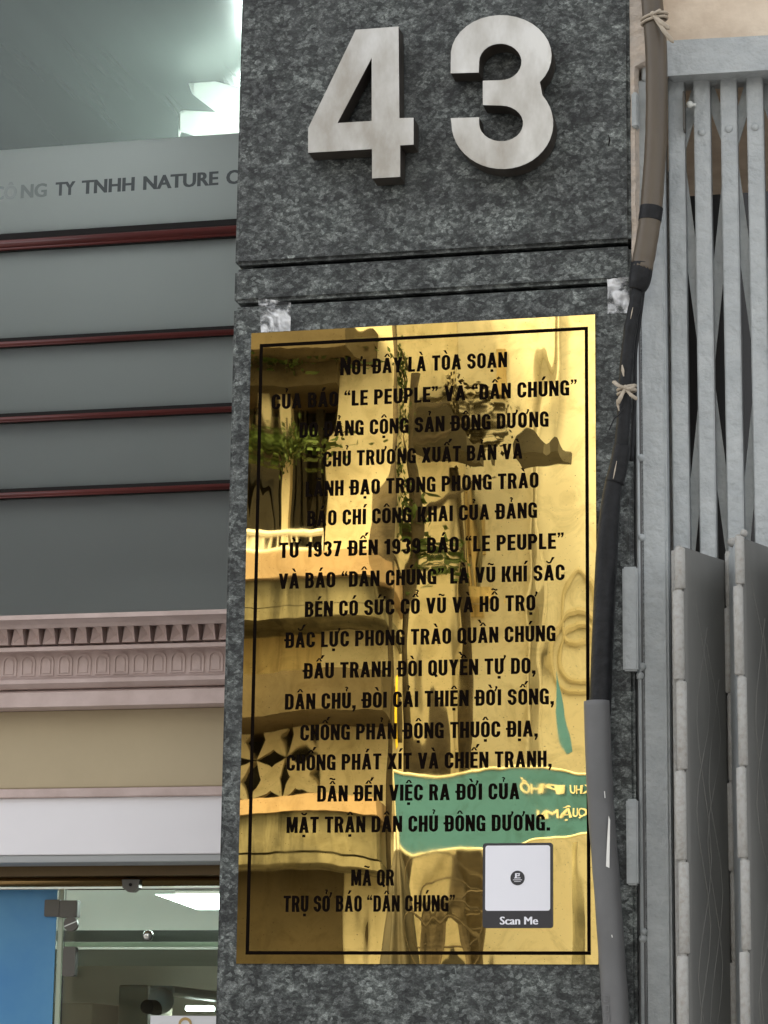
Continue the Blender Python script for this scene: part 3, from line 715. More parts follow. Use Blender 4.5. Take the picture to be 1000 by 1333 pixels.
# flat guard strip between jamb and first hinge
bm = NB(); box(bm, X(877, -.03), X(892, -.03)-.004, -.03, -.0285, .03, at(885, 712, -.03).z-.004, .0004); obj('guard_strip', bm, M['gate_old'], gate)
def knuckles(xc, Y, rows, r, ztop_):
    zs = [at(890 if xc < .6 else 965, y, Y).z for y in rows]
    while zs[-1] > .2: zs.append(zs[-1]-.112)
    for k in range(len(zs)-1):
        off = -.0013 if k % 2 else .0012
        bm = NB()
        pts = [(xc+off, Y, zs[k]-.0012), (xc+off, Y, (zs[k]+zs[k+1])/2), (xc+off, Y, zs[k+1]+.0012)]
        tube(bm, pts, r*(1 if k % 2 else .95), 14)
        bmesh.ops.bevel(bm, geom=[e for e in bm.edges if e.is_boundary or len([f for f in e.link_faces if len(f.verts) > 4]) == 1], offset=.0012, segments=1, affect='EDGES')
        obj('hinge_knuckle', bm, M['gate_old'], gate, smooth=True)
    bm = NB(); tube(bm, [(xc, Y, zs[-1]), (xc, Y, zs[0]+.001)], r*.55, 8); obj('hinge_pin', bm, M['gate_old'], gate)
knuckles(hF1-.004, Yf-.002, [712, 768, 886, 1003, 1121, 1243, 1360], .0066, zt1)
knuckles(hF2-.003, Yf-.002, [697, 762, 880, 998, 1118, 1238, 1360], .0060, zt2)
knuckles(hF3-.003, Yf-.002, [697, 762, 880, 998, 1118, 1238, 1360], .0060, zt2)
knuckles(hB1+.003, Yb-.004, [718, 790, 903, 1018, 1135, 1252, 1370], .0050, zt1)
for (px, py, Y_) in ((953.5, 706, Yb-.004), (968.5, 694, Yf)):
    p = at(px, py, Y_); bm = NB(); bmesh.ops.create_uvsphere(bm, u_segments=12, v_segments=8, radius=.0062 if px < 960 else .0045, matrix=Matrix.Translation(p)); obj('hinge_cap', bm, M['gate_old'], gate, smooth=True)
# pressed diagonal creases of the sheets
rnd = random.Random(11)
def creases(pf, pb, top, n):
    nrm = Vector((pb-pf, Yb-Yf, 0)).normalized(); sn = Vector((nrm.y, -nrm.x, 0))*.0016
    for lane in range(2):
        for s in (0, 1):
            pts = []
            z = top-.05-.06*lane-.04*s
            k = 0
            while z > .3:
                u = (.22 if (k+s) % 2 == 0 else .52)+lane*.26+rnd.uniform(-.03, .03)
                pts.append(Vector((pf+(pb-pf)*u, Yf+(Yb-Yf)*u, z))+sn); z -= rnd.uniform(.10, .16); k += 1
            bm = NB()
            tube(bm, spline(pts, 4), .00055, 5, flat=.3); obj('crease', bm, M['crack'], gate)
creases(hF1, hB1, zt1, 3); creases(hF2, hB2, zt2, 3)

# ================================================================== CABLES
Yc = -.03
def run(pts, Y): return spline([at(x, y, Y) for x, y in pts], 10)
bm = NB(); pts = run([(846, -60), (849, 0), (854, 60), (855, 120), (854, 180), (851, 230), (847, 280), (841, 320), (835, 352)], Yc)
tube(bm, pts, [.0140+.0006*mnoise.noise(Vector((i*.4, 0, 0))) for i in range(len(pts))], 20)
brown = obj('cable_sheath', bm, M['pipe_brown'], None, smooth=True); tag(brown, 'thick brown plastic cable pipe running down beside the granite pillar at the top', 'pipe')
bm = NB(); pts = run([(848.5, 270), (847, 280), (846, 288)], Yc); tube(bm, pts, .0147, 20); obj('tape_band', bm, M['black'], brown, smooth=True)
blk = empty('black_cable', at(800, 900, Yc), 'black taped cable hanging between the brown pipe and the grey conduit', 'cable')
bm = NB(); pts = run([(836, 344), (833, 365), (829, 378)], Yc); tube(bm, pts, [.0142-.004*(i/(len(pts)-1))**3 for i in range(len(pts))], 18); obj('tape_collar', bm, M['black'], blk, smooth=True)
bm = NB(); pts = run([(831, 368), (828, 390), (822, 420), (817, 460), (814, 500), (812, 545), (808, 590), (801, 628)], Yc)
tube(bm, pts, [.0075+.0012*mnoise.noise(Vector((i*.25, 4, 0)))+.0015*i/len(pts) for i in range(len(pts))], 16); obj('taped_length', bm, M['black'], blk, smooth=True)
bm = NB(); pts = run([(810, 580), (806, 605), (800, 629)], Yc); tube(bm, pts, [.0098, .0104, .0106, .011, .0108, .0112, .0110, .0113, .0112, .0114, .0115, .0116, .0116, .0116, .0117, .0117, .0117, .0118, .0118, .0118, .0118][:len(pts)], 16); obj('tape_joint', bm, M['black'], blk, smooth=True)
bm = NB(); pts = run([(800, 622), (794, 665), (790, 720), (787, 780), (784, 850), (781, 930)], Yc)
tube(bm, pts, [.0105+.003*min(1, i/18) for i in range(len(pts))], 20); obj('lower_length', bm, M['black'], blk, smooth=True)
bm = NB(); pts = run([(838, 372), (832, 420), (827, 460), (826, 520), (822, 600)], -.012); tube(bm, pts, .0028, 8)
o = obj('thin_cable', bm, M['black'], None, smooth=True); tag(o, 'thin black cable hanging just behind the thick taped cable', 'cable')
bm = NB(); pts = run([(777, 913), (779, 980), (783, 1060), (790, 1150), (797, 1250), (803, 1345), (808, 1450)], -.034)
pts += [Vector((pts[-1].x+.004*k, pts[-1].y, pts[-1].z-.2*k)) for k in range(1, 9) if pts[-1].z-.2*k > .02]
tube(bm, pts, [.0158+.0004*mnoise.noise(Vector((i*.3, 7, 0))) for i in range(len(pts))], 22)
con = obj('grey_conduit', bm, M['conduit'], None, smooth=True); tag(con, 'grey plastic conduit sleeve over the cable right of the plaque', 'pipe')
bm = NB()
pp = at(793, 1062, -.0507); pq = at(791, 1130, -.0507)
prism(bm, [(pp.x-.0005, pp.z), (pp.x+.0012, pp.z-.005), (pq.x+.0022, pq.z), (pq.x-.0018, pq.z+.002), (pq.x-.0004, (pp.z+pq.z)/2)], -.0512, -.0500); obj('scratch', bm, M['scuff'], con)
for (y, dx, h_) in ((1030, -5, .008), (1217, -3, .003)):
    bm = NB(); p = at(792+dx+ (y-1030)*.04, y, -.0496); tube(bm, [p, p+Vector((.0006, 0, -h_))], .0006, 5); obj('scratch', bm, M['scuff'], con)
# raised print on the conduit
for k, y in enumerate((1300, 1313, 1326)):
    p = at(789+k*.5, y, -.0499); bm = NB(); s_ = .0042
    prism(bm, rrect(p.x-s_*.8, p.x+s_*.8, p.z-s_, p.z+s_, .0016, 3), -.0503, -.0497, holes=[rrect(p.x-s_*.5, p.x+s_*.5, p.z-s_*.7, p.z+s_*.7, .001, 3)]); obj('moulded_mark', bm, M['conduit'], con)
# rag strings
def knot(cx, cy, Y, r, tails, label, rad=.002):
    root = empty('string_tie', at(cx, cy, Y-r), label, 'string')
    bm = NB(); c = at(cx, cy, Y)
    for t_ in (-.2, .25):
        pts = [c+Vector((math.cos(a)*r*1.12, math.sin(a)*r*1.12, math.sin(a+1)*r*.3+t_*.012)) for a in [2*math.pi*k/20 for k in range(21)]]
        tube(bm, pts, rad, 7)
    obj('loop', bm, M['string'], root, smooth=True)
    bm = NB(); kp = c+Vector((0, -r*1.15, 0)); bmesh.ops.create_icosphere(bm, subdivisions=2, radius=rad*2, matrix=Matrix.Translation(kp)); obj('knot', bm, M['string'], root, smooth=True)
    for (tx, ty, w) in tails:
        bm = NB(); e = at(tx, ty, Y-r-.004); mid = (kp+e)/2+Vector((0, -.006, -.003))
        tube(bm, spline([kp, mid, e], 6), [w]*6+[w*1.2]*6+[w*.4], 7, flat=.5); obj('tail', bm, M['string'], root, smooth=True)
knot(852, 25, Yc, .0145, [(860, 12, .0022), (872, 38, .0028), (877, 56, .0024)], 'beige plastic string tied round the brown pipe at the top')
knot(816, 508, Yc, .0098, [(798, 496, .0022), (804, 526, .0024), (826, 503, .0020), (830, 520, .0020)], 'frayed beige string tied round the black cable')
bm = NB(); tube(bm, run([(812, 530), (806, 540), (800, 545), (793, 560)], -.045), .0009, 6); o = obj('frayed_wire', bm, M['black'], None); tag(o, 'short black frayed wire end sticking out below the beige string', 'wire')
for k, (p0, p1, w) in enumerate((((810, 475), (812, 490), .0035), ((803, 600), (798, 626), .0016), ((806, 535), (803, 520), .003), ((824, 400), (821, 415), .0014))):
    a_, b3 = at(*p0, -.0415), at(*p1, -.0415); bm = NB(); tube(bm, [a_, (a_+b3)/2+Vector((0, -.0005, 0)), b3], [w*.2, w*.55, w*.2], 7, flat=.3); obj('torn_tape', bm, M['string'], blk)

# ================================================================== OFFICE FRONT (left)
off = empty('office_building', (-1.2, .6, 0), 'office front with frosted fanlight, pink moulded cornice and beige band left of the pillar', 'building')
XA, XB = -2.6, XL+.05
YG = .50
def zrow(py, Y, px=290): return at(px, py, Y).z
def strip(name, py0, py1, Y0, Y1, m, bev=.001, parent=off):
    bm = NB(); box(bm, XA, XB, Y0, Y1, zrow(py1, Y0), zrow(py0, Y0), bev, 2); return obj(name, bm, m, parent)
# fanlight panes and rails; rows read at px 290
# y at px 290 for the rail tops/bottoms
rails = [(287, 311), (425.5, 438.5), (525.5, 538.5), (625.5, 639)]
win = empty('fanlight_window', (-1.2, YG, zrow(795, YG)), 'tall frosted office window with dark red rails and grey company lettering', 'window')
edges = [(174.5, 287), (311, 425.5), (438.5, 525.5), (538.5, 625.5), (639, 803)]
for (a0, a1) in edges:
    bm = NB(); box(bm, XA, XB, YG, YG+.008, zrow(a1, YG), zrow(a0, YG)); obj('frosted_pane', bm, M['frost'], win)
bm = NB(); box(bm, XA, XB, YG+.001, YG+.007, zrow(173.8, YG), 4.2); obj('clear_pane', bm, M['glass'], win)
for (a0, a1) in rails:
    hgt = zrow(a0, YG)-zrow(a1, YG); zt_ = zrow(a0, YG); zb_ = zrow(a1, YG)
    bm = NB(); box(bm, XA, XB, YG-.004, YG+.02, zb_, zt_); r_ = obj('rail', bm, M['darkframe'], win)
    bm = NB()
    tube(bm, [(XA, YG-.005, zb_+hgt*.40), (XB, YG-.005, zb_+hgt*.40)], hgt*.23, 12); obj('red_moulding', bm, M['mahog'], r_, smooth=True)
    bm = NB(); tube(bm, [(XA, YG-.005, zb_+hgt*.14), (XB, YG-.005, zb_+hgt*.14)], hgt*.085, 8); obj('red_bead', bm, M['mahog'], r_, smooth=True)
zl = at(190, 247, YG-.001).z
txt = [("CÔ", -9, 22, 'letters_ghost'), ("NG", 27, 61, 'letters_faded'), ("TY", 72, 98, 'letters_dark'), ("TNHH", 106, 175, 'letters_dark'), ("NATURE", 186, 284, 'letters_dark'), ("C", 294, 311, 'letters_dark')]
for s, p0, p1, mm in txt:
    lettering('lettering', s, at(p0, 250, YG-.001).x, at(p1, 250, YG-.001).x, zl, .0222, YG-.0006, M[mm], win, strikes=3, spread=.07, offset=.018)

# cornice: profile swept along x
prof_rows = [(793, .33), (799, .33), (801, .345), (806, .355), (811, .36), (812, .395), (834, .395), (836, .372), (841, .372), (843, .405), (876, .405), (879, .392), (884, .390), (891, .402), (893, .412), (896, .398), (915, .398), (918, .412), (920, .448)]
prof = []
for (r_, y_) in prof_rows: prof.append((y_, zrow(r_, y_)))
prof = [(.52, prof[0][1]+.001)]+prof+[(.52, prof[-1][1])]
bm = NB(); 
n = len(prof)
va = [bm.verts.new((XA, p[0], p[1])) for p in prof]; vb = [bm.verts.new((XB, p[0], p[1])) for p in prof]
for i in range(n-1): bm.faces.new((va[i], va[i+1], vb[i+1], vb[i]))
corn = obj('cornice', bm, M['pink'], off)
# dentils: wedge-cut blocks
dx = .0215*1.12; zd1 = zrow(812, .385); zd0 = zrow(834, .385)
def dentil_mesh():
    bm = NB(); w = dx*.50
    P_ = [(-w/2, -.024, zd1), (w/2, -.024, zd1), (w/2+dx*.1, -.022, zd0), (-w/2-dx*.22, -.022, zd0)]
    f = [bm.verts.new(p) for p in P_]; b = [bm.verts.new((p[0]*1.0, .0005, p[2])) for p in P_]
    mid = bm.verts.new((dx*.02, -.013, (zd1+zd0)/2))
    bm.faces.new((f[0], f[1], mid)); bm.faces.new((f[1], f[2], mid)); bm.faces.new((f[2], f[3], mid)); bm.faces.new((f[3], f[0], mid))
    for i in range(4): bm.faces.new((f[i], f[(i+1) % 4], b[(i+1) % 4], b[i]))
    return bm
x = at(8, 830, .385).x; i = 0; dent = None
ctr = None
while x < XB-.01:
    if dent is None:
        bm = dentil_mesh(); bmesh.ops.translate(bm, verts=bm.verts, vec=Vector((x, .3955, 0))); dent = obj('dentil', bm, M['pink'], corn); ctr = ORG[dent.name]-Vector((x, 0, 0))
    else: again(dent, ctr+Vector((x, 0, 0)), corn)
    x += dx
for k in range(1, 30): again(dent, ctr+Vector((at(8, 830, .385).x-dx*k, 0, 0)), corn)
# arched leaf reliefs
ax = .0285; za0 = zrow(874, .403); za1 = zrow(846, .403); w = ax*.40
def arch_pts(w, z0, z1):
    r = w; return [(-w, z0)]+[(-w*math.cos(a), z1-r*.9+r*.9*math.sin(a)) for a in [math.pi*k/10 for k in range(11)]]+[(w, z0)]
bm = NB(); prism(bm, arch_pts(w, za0, za1), .4030, .4075, holes=[arch_pts(w*.74, za0+.002, za1-.003)])
prism(bm, arch_pts(w*.55, za0+.0035, za1-.006), .4036, .4075)
x0a = at(12, 870, .403).x
bmesh.ops.translate(bm, verts=bm.verts, vec=Vector((x0a, 0, 0)))
lf = obj('leaf_relief', bm, M['pink'], corn); ctr = ORG[lf.name]-Vector((x0a, 0, 0))
x = x0a-ax*24
while x < XB-.01:
    if abs(x-x0a) > 1e-4: again(lf, ctr+Vector((x, 0, 0)), corn)
    x += ax
strip('beige_band', 920.5, 1023, .45, .52, M['beige'])
strip('pink_fillet', 1023.3, 1035, .443, .52, M['pink'])
strip('white_fascia', 1035.5, 1111, .452, .53, M['white'])
strip('grey_trim', 1111.5, 1121, .455, .54, M['greystrip'])
strip('bronze_frame', 1121.5, 1139, .52, .60, M['bronze'])
bm = NB(); zg = zrow(1147, .55); tube(bm, [(XA, .55, zg), (XB, .55, zg)], .0072, 14); obj('gold_rail', bm, M['goldtube'], off, smooth=True)
p = at(171.5, 1152, .535)
bm = NB(); prism(bm, [(p.x-.0135, p.z+.0075), (p.x-.0125, p.z-.004), (p.x-.008, p.z-.0075), (p.x-.004, p.z-.0105), (p.x+.004, p.z-.0105), (p.x+.008, p.z-.0075), (p.x+.0125, p.z-.004), (p.x+.0135, p.z+.0075)], .530, .545); br = obj('rail_bracket', bm, M['fittings'], off)
bm = NB(); disc(bm, (p.x, p.z), .0025, .5285, .5299, 10); obj('screw', bm, M['darkframe'], br)

# ---- glass door
door = empty('glass_door', (at(150, 1300, .60).x, .60, 0), 'frameless glass shop door with blue film and steel patch fittings, lower left', 'door')
zd = zrow(1157, .60, 150)
xe = at(73, 1240, .60).x; xe2 = at(80.5, 1240, .60).x
bm = NB(); box(bm, XA, xe, .600, .609, 0.02, zd, .001); obj('side_glass', bm, M['glass'], door)
bm = NB(); box(bm, XA, xe-.0005, .5965, .5985, 0.02, zd-.001); obj('blue_film', bm, M['blue'], door)
bm = NB(); box(bm, xe+.001, xe2, .600, .609, .02, zd, .001); obj('glass_edge', bm, M['glass_edge'], door)
bm = NB(); box(bm, xe2+.001, XB, .600, .609, .02, zd, .001); obj('door_glass', bm, M['glass'], door)
def fbox(name, px0, py0, px1, py1, Y0, Y1, m, par, bev=.001):
    a_ = at(px0, py0, Y0); b_ = at(px1, py1, Y0)
    bm = NB(); box(bm, a_.x, b_.x, Y0, Y1, b_.z, a_.z, bev, 2); return obj(name, bm, m, par)
fbox('patch_fitting', 58, 1171, 77.3, 1193, .588, .60, M['fittings'], door)
fbox('patch_fitting', 77.8, 1172, 100, 1194, .584, .60, M['fittings'], door)
p = at(93, 1203, .58); bm = NB(); disc(bm, (p.x, p.z), .0107, .576, .5835, 24); kn = obj('pivot_cap', bm, M['fittings'], door)
bm = NB(); box(bm, p.x-.0098, p.x+.0098, .5748, .5758, p.z-.0008, p.z+.0008, rot=(p, Matrix.Rotation(R(-22), 3, 'Y'))); obj('slot', bm, M['offwhite'], kn)
a_ = at(82, 1232, .585); b_ = at(97, 1271, .585)
bm = NB(); prism(bm, rrect(a_.x, b_.x, b_.z, a_.z, .0035), .585, .598); obj('lock_plate', bm, M['fittings'], door)
fbox('door_rail', 73.5, 1211, 300, 1225.5, .615, .63, mat('dark_rail', (.075, .075, .065), .45, .3), door)
p = at(193, 1218, .595); bm = NB(); bmesh.ops.create_uvsphere(bm, u_segments=20, v_segments=12, radius=.0082, matrix=Matrix.Translation(p)); obj('glass_stud', bm, mat('polished_stud', (.6, .6, .56), .12, .9), door, smooth=True)
fbox('glass_lip', 82, 1226.5, 300, 1232, .612, .626, M['glass_edge'], door)

# ---- ground-floor room seen through the door
room = empty('shop_interior', (-.6, 2.5, 0), 'pale shop room seen through the glass door', 'room')
bm = NB(); box(bm, -3.0, .45, 1.7, 2.4, zrow(1236, 1.7), zrow(1120, 1.7)+.35); obj('bulkhead', bm, M['room_grey'], room)
bm = NB(); box(bm, -3.2, .45, 3.5, 3.6, 0, 3.0); obj('back_wall', bm, M['room_beige'], room)
bm = NB(); box(bm, -3.2, -3.1, .7, 3.5, 0, 3.0); obj('side_wall', bm, M['room_beige'], room)
bm = NB(); box(bm, -3.2, .45, 2.4, 3.5, 2.55, 2.6); obj('ceiling', bm, M['room_grey'], room)
def ibox(px0, py0, px1, py1, Y0, Y1, m, bev=.003):
    a_ = at(px0, py0, Y0); b_ = at(px1, py1, Y0); bm = NB(); box(bm, a_.x, b_.x, Y0, Y1, b_.z, a_.z, bev); return bm
fl = empty('ceiling_light', at(260, 1175, .70), 'lit white ceiling lamp behind the glass door at the pillar edge', 'lamp')
a_ = [at(205, 1165, .71), at(420, 1164, .71), at(420, 1184, .71), at(258, 1184, .71)]
bm = NB(); prism(bm, [(q_.x, q_.z) for q_ in a_], .700, .712); obj('diffuser', bm, M['lamp'], fl)
bm = NB(); box(bm, -2.4, XL+.3, .95, 1.05, at(150, 1150, 1.0).z, at(150, 1150, 1.0).z+.02); obj('added_fill_panel', bm, M['lamp'], fl)  # added glowing strip out of view, brightens the shop interior
bm = NB(); box(bm, at(228, 1160, .715).x, XL+.3, .713, .7185, zrow(1166, .7), zrow(1158, .7), .001); obj('lamp_housing', bm, M['fittings'], fl)
o = obj('wall_cabinet', ibox(-20, 1305, 115, 1480, 2.9, 3.3, M['room_beige']), mat('cabinet_paint', (.50, .43, .30), .6), None); tag(o, 'tall pale cabinet standing at the left inside the shop', 'cabinet')
o = obj('shelf_partition', ibox(155, 1282, 186, 1500, 3.0, 3.2, M['room_beige']), mat('partition_paint', (.55, .50, .36), .6), None); tag(o, 'pale upright partition board inside the shop beside the camera', 'partition')
wc = empty('security_camera', at(197, 1311, 2.6), 'round white security camera with dark lens inside the shop', 'camera')
p = at(197, 1311, 2.55); bm = NB(); tube(bm, [p+Vector((0, -.03, 0)), p+Vector((0, .05, 0))], [.0155, .017], 24); obj('lens', bm, M['darkframe'], wc, smooth=False)
bm = NB(); bmesh.ops.create_uvsphere(bm, u_segments=20, v_segments=12, radius=.030, matrix=Matrix.Translation(p+Vector((.006, .05, .016)))); obj('housing', bm, M['offwhite'], wc, smooth=True)
bm = NB(); box(bm, p.x-.03, p.x+.03, 2.62, 3.49, p.z+.03, p.z+.05, .005); obj('arm', bm, M['offwhite'], wc)
o = obj('tube_lamp', ibox(241, 1309, 274, 1316, 3.2, 3.24, None), M['lamp'], None); tag(o, 'small lit tube lamp far inside the shop', 'lamp')
bm = NB(); tube(bm, [(-2.2, 3.0, 2.52), (-.5, 3.0, 2.52)], .02, 10); o = obj('tube_lamp', bm, M['lamp'], None); tag(o, 'long added fill tube out of view under the shop ceiling above the security camera', 'lamp')  # extra lamp added out of view to light the back room
pap = obj('paper_notice', ibox(196, 1322, 300, 1480, .596, .5975, None, 0), M['paper'], None); tag(pap, 'white paper notice on the glass door at the bottom edge of the photo', 'notice')
p = at(241, 1336, .595); bm = NB(); prism(bm, arch_pts(.010, p.z-.01, p.z+.013), .5948, .5956, holes=[arch_pts(.007, p.z-.0085, p.z+.009)])
bmesh.ops.translate(bm, verts=bm.verts, vec=Vector((p.x, 0, 0))); obj('logo', bm, mat('gold_logo', (.5, .33, .12), .5), pap)
bm = NB(); bmesh.ops.create_icosphere(bm, subdivisions=2, radius=.028, matrix=Matrix.Translation(at(300, 1312, 3.2))); 

# ---- upper room behind the clear pane
up = empty('upper_room', (-.6, 2, zrow(795, YG)), 'dim upper office room with grey ceiling behind the fanlight', 'room')
zc0 = 3.13
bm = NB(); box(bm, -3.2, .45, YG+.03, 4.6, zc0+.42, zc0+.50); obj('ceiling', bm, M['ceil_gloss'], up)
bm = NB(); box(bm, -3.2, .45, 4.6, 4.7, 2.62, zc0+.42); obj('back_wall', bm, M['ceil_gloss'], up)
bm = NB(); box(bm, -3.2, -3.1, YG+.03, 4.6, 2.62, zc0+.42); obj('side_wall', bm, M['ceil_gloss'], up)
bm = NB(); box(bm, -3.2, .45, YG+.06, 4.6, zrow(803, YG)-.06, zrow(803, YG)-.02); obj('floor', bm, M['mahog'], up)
fan = empty('ceiling_fan', at(330, 130, .97), 'white ceiling fan whose blades show behind the window beside the pillar', 'fan')
def blade(pts, Y):
    bm = NB(); prism(bm, [(at(x, y, Y).x, at(x, y, Y).z) for x, y in pts], Y, Y+.006); bmesh.ops.bevel(bm, geom=bm.edges[:], offset=.002, segments=2, affect='EDGES')
    obj('blade', bm, M['offwhite'], fan)
blade([(246, 106), (252, 100), (330, 118), (345, 160), (330, 172), (300, 160), (250, 122)], .95)
blade([(233, 146), (237, 143), (300, 146), (345, 160), (345, 178), (262, 179), (233, 168)], .985)
p = at(352, 150, .97); bm = NB(); tube(bm, [p+Vector((0, 0, -.03)), p+Vector((0, 0, .04))], .05, 20); obj('motor', bm, M['offwhite'], fan)
bm = NB(); tube(bm, [p+Vector((0, 0, .041)), Vector((p.x, p.y, zc0+.42))], .009, 10); obj('stem', bm, M['offwhite'], fan)
xh = at(316, 90, 1.2).x; zh_ = 2*(zc0+.42)-at(316, 98, 1.2).z
ul = empty('office_lamp', (xh+.03, 1.1, zh_), 'lit white lamp in the upper office hidden behind the pillar', 'lamp')
bm = NB(); tube(bm, [(at(318.5, 100, .70).x+.012, .70, zh_-.07), (at(318.5, 100, 1.45).x+.012, 1.45, zh_)], .014, 12); obj('lamp_tube', bm, mat('upper_tube', (1, 1, 1), .5, emit=(.93, 1, .98), es=36), ul)
bm = NB(); xm_ = at(318.5, 100, 1.07).x+.012; box(bm, xm_-.02, xm_+.02, 1.05, 1.09, zh_-.019, zh_+.034); obj('lamp_housing', bm, M['offwhite'], ul)

# ================================================================== ACROSS THE STREET (mirrored in the plaque)
FM = {
 'cream': mat('far_cream_render', (.72, .66, .52), .85, vary=(.58, .52, .38), scale=1.2, stretch=(1, 1, .25), bump=.01, bscale=6),
 'pale': mat('far_pale_render', (.84, .82, .74), .85, vary=(.78, .74, .64), scale=.7, bump=.004, bscale=5),
 'brown': mat('far_brown_render', (.36, .31, .22), .85, vary=(.28, .23, .15), scale=1.0, stretch=(1, 1, .3)),
 'umber': mat('far_umber_and_shade', (.10, .078, .048), .85, vary=(.07, .055, .034), scale=1.5),  # umber; on canopy and lower wall it includes the shade of undersides
 'stain': mat('far_stained_parapet', (.26, .24, .17), .9, vary=(.07, .065, .045), scale=2.5, stretch=(1.6, 1, .4)),
 'orange': mat('far_terracotta_trim', (.46, .33, .22), .8, vary=(.36, .26, .18), scale=2),
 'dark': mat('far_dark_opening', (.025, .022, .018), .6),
 'streak': mat('far_streaked_wall', (.70, .56, .32), .85, vary=(.36, .27, .14), scale=2.2, stretch=(3, 1, .15), v0=.45, v1=.7),
 'curtain': mat('far_dark_louvre', (.035, .031, .022), .7),
 'autumn': mat('far_brown_leaves', (.085, .065, .028), .6, vary=(.04, .032, .014), scale=4),
 'greyw': mat('far_white_metal', (.75, .72, .64), .5),
 'teal': mat('teal_sign_paint', (.03, .15, .25), .5, vary=(.024, .125, .21), scale=1),
 'tealtrim': mat('sign_cream_trim', (.70, .66, .50), .6),
 'leaf': mat('far_leaves', (.07, .12, .025), .6, vary=(.04, .07, .015), scale=4),
 'bark': mat('far_bark', (.10, .08, .055), .9, vary=(.05, .04, .03), scale=4, bump=.02, bscale=12),
 'tarp': mat('dark_tarp', (.055, .045, .03), .6, vary=(.03, .026, .018), scale=2),
 'yellow': mat('yellow_banner', (.80, .58, .03), .6),
}
def fr(bm, px0, py0, px1, py1, D, D2):
    a_ = far(px0, py0, D); b_ = far(px1, py1, D); box(bm, a_.x, b_.x, -D2, -D, b_.z, a_.z); return bm
def fpart(name, px0, py0, px1, py1, D, D2, m, par):
    bm = NB(); fr(bm, px0, py0, px1, py1, D, D2); return obj(name, bm, m, par)
D0 = 30.0
cb = empty('corner_house', (far(380, 1200, D0).x, -D0-3, 0), 'cream corner house with balconies and breeze blocks mirrored in the left of the plaque', 'house')
zg0 = 0
def fcol(name, px0, px1, D, D2, z0, z1, m, par):
    bm = NB(); box(bm, far(px0, 900, D).x, far(px1, 900, D).x, -D2, -D, z0, z1); return obj(name, bm, m, par)
XWL = 60
fcol('wall', XWL, 428, D0+1.8, D0+9, 0, 14.5, FM['brown'], cb)
fcol('corner_pier', 428, 492, D0+.0, D0+9, 0, 14.5, FM['cream'], cb)
# ground storey, parapets, bands (rows of the photo)
fpart('lower_wall', XWL, 1118, 430, 1300, D0-.03, D0+1.7, FM['umber'], cb)  # colour darkened for the shade below the balcony
fpart('parapet', XWL, 1060, 462, 1111, D0-1.1, D0-.8, FM['stain'], cb)
fpart('terracotta_band', XWL, 1044, 466, 1059, D0-1.2, D0+1.7, FM['orange'], cb)
bm = NB(); a_ = far(XWL, 1111, D0-1.1); b_ = far(466, 1114, D0-1.1); box(bm, a_.x, b_.x, -D0-1.7, -D0+1.1, b_.z-.12, b_.z); obj('balcony_slab', bm, FM['stain'], cb)
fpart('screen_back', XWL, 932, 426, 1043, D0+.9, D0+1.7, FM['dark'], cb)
# breeze blocks: pointed petals in a square
za, zb2 = far(380, 1043, D0).z, far(380, 934, D0).z
rows_ = 2; hh = (zb2-za)/rows_; wb = hh*1.0
xr = far(428, 1000, D0).x
def petal():
    bm = NB(); s_ = hh/2
    lens = []
    for k in range(9): t_ = k/8; lens.append((-.42*s_*math.sin(math.pi*t_), -s_+2*s_*t_))
    lens += [(.42*s_*math.sin(math.pi*(1-k/8)), s_-2*s_*k/8) for k in range(1, 8)]
    for a2 in (0, 90):
        c2, s2 = math.cos(R(a2+45)), math.sin(R(a2+45)); q_ = [(p_[0]*c2-p_[1]*s2, p_[0]*s2+p_[1]*c2) for p_ in [(x_*1.0, z_*1.36) for x_, z_ in lens]]
        prism(bm, q_, -D0-.16-(.01 if a2 else 0), -D0-.02-(.01 if a2 else 0))
    return bm
pm = None
for r_ in range(rows_):
    for c2 in range(7):
        xc = xr-wb*(c2+.5); zc = za+hh*(r_+.5)
        if pm is None:
            bm = petal(); bmesh.ops.translate(bm, verts=bm.verts, vec=Vector((xc, 0, zc))); pm = obj('breeze_block', bm, FM['cream'], cb); yk = ORG[pm.name].y
        else: again(pm, (xc, yk, zc), cb)
# canopy with underside shade put into its umber, streaked wall, window band
a_ = far(XWL, 872, D0); b_ = far(474, 931, D0)
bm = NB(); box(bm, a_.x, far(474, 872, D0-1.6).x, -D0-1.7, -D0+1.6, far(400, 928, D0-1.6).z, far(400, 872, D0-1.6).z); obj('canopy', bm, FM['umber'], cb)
fpart('streaked_wall', XWL, 815, 427, 875, D0+.2, D0+1.7, FM['streak'], cb)
wf = fpart('window_frame', XWL, 788, 427, 816, D0-.02, D0+.18, FM['greyw'], cb)
for k in range(8):
    x1_ = 345-k*34+68; fpart('pane', x1_, 794, x1_+26, 810, D0-.05, D0-.03, FM['dark'], wf)
fpart('upper_parapet', XWL, 748, 486, 785, D0-1.1, D0-.8, FM['stain'], cb)
fpart('upper_band', XWL, 728, 490, 747, D0-1.25, D0+1.7, FM['orange'], cb)
bm = NB(); b_ = far(486, 786, D0-1.1); box(bm, far(XWL, 786, D0).x, b_.x, -D0-1.7, -D0+1.1, b_.z-.15, b_.z); obj('balcony_slab', bm, FM['stain'], cb)
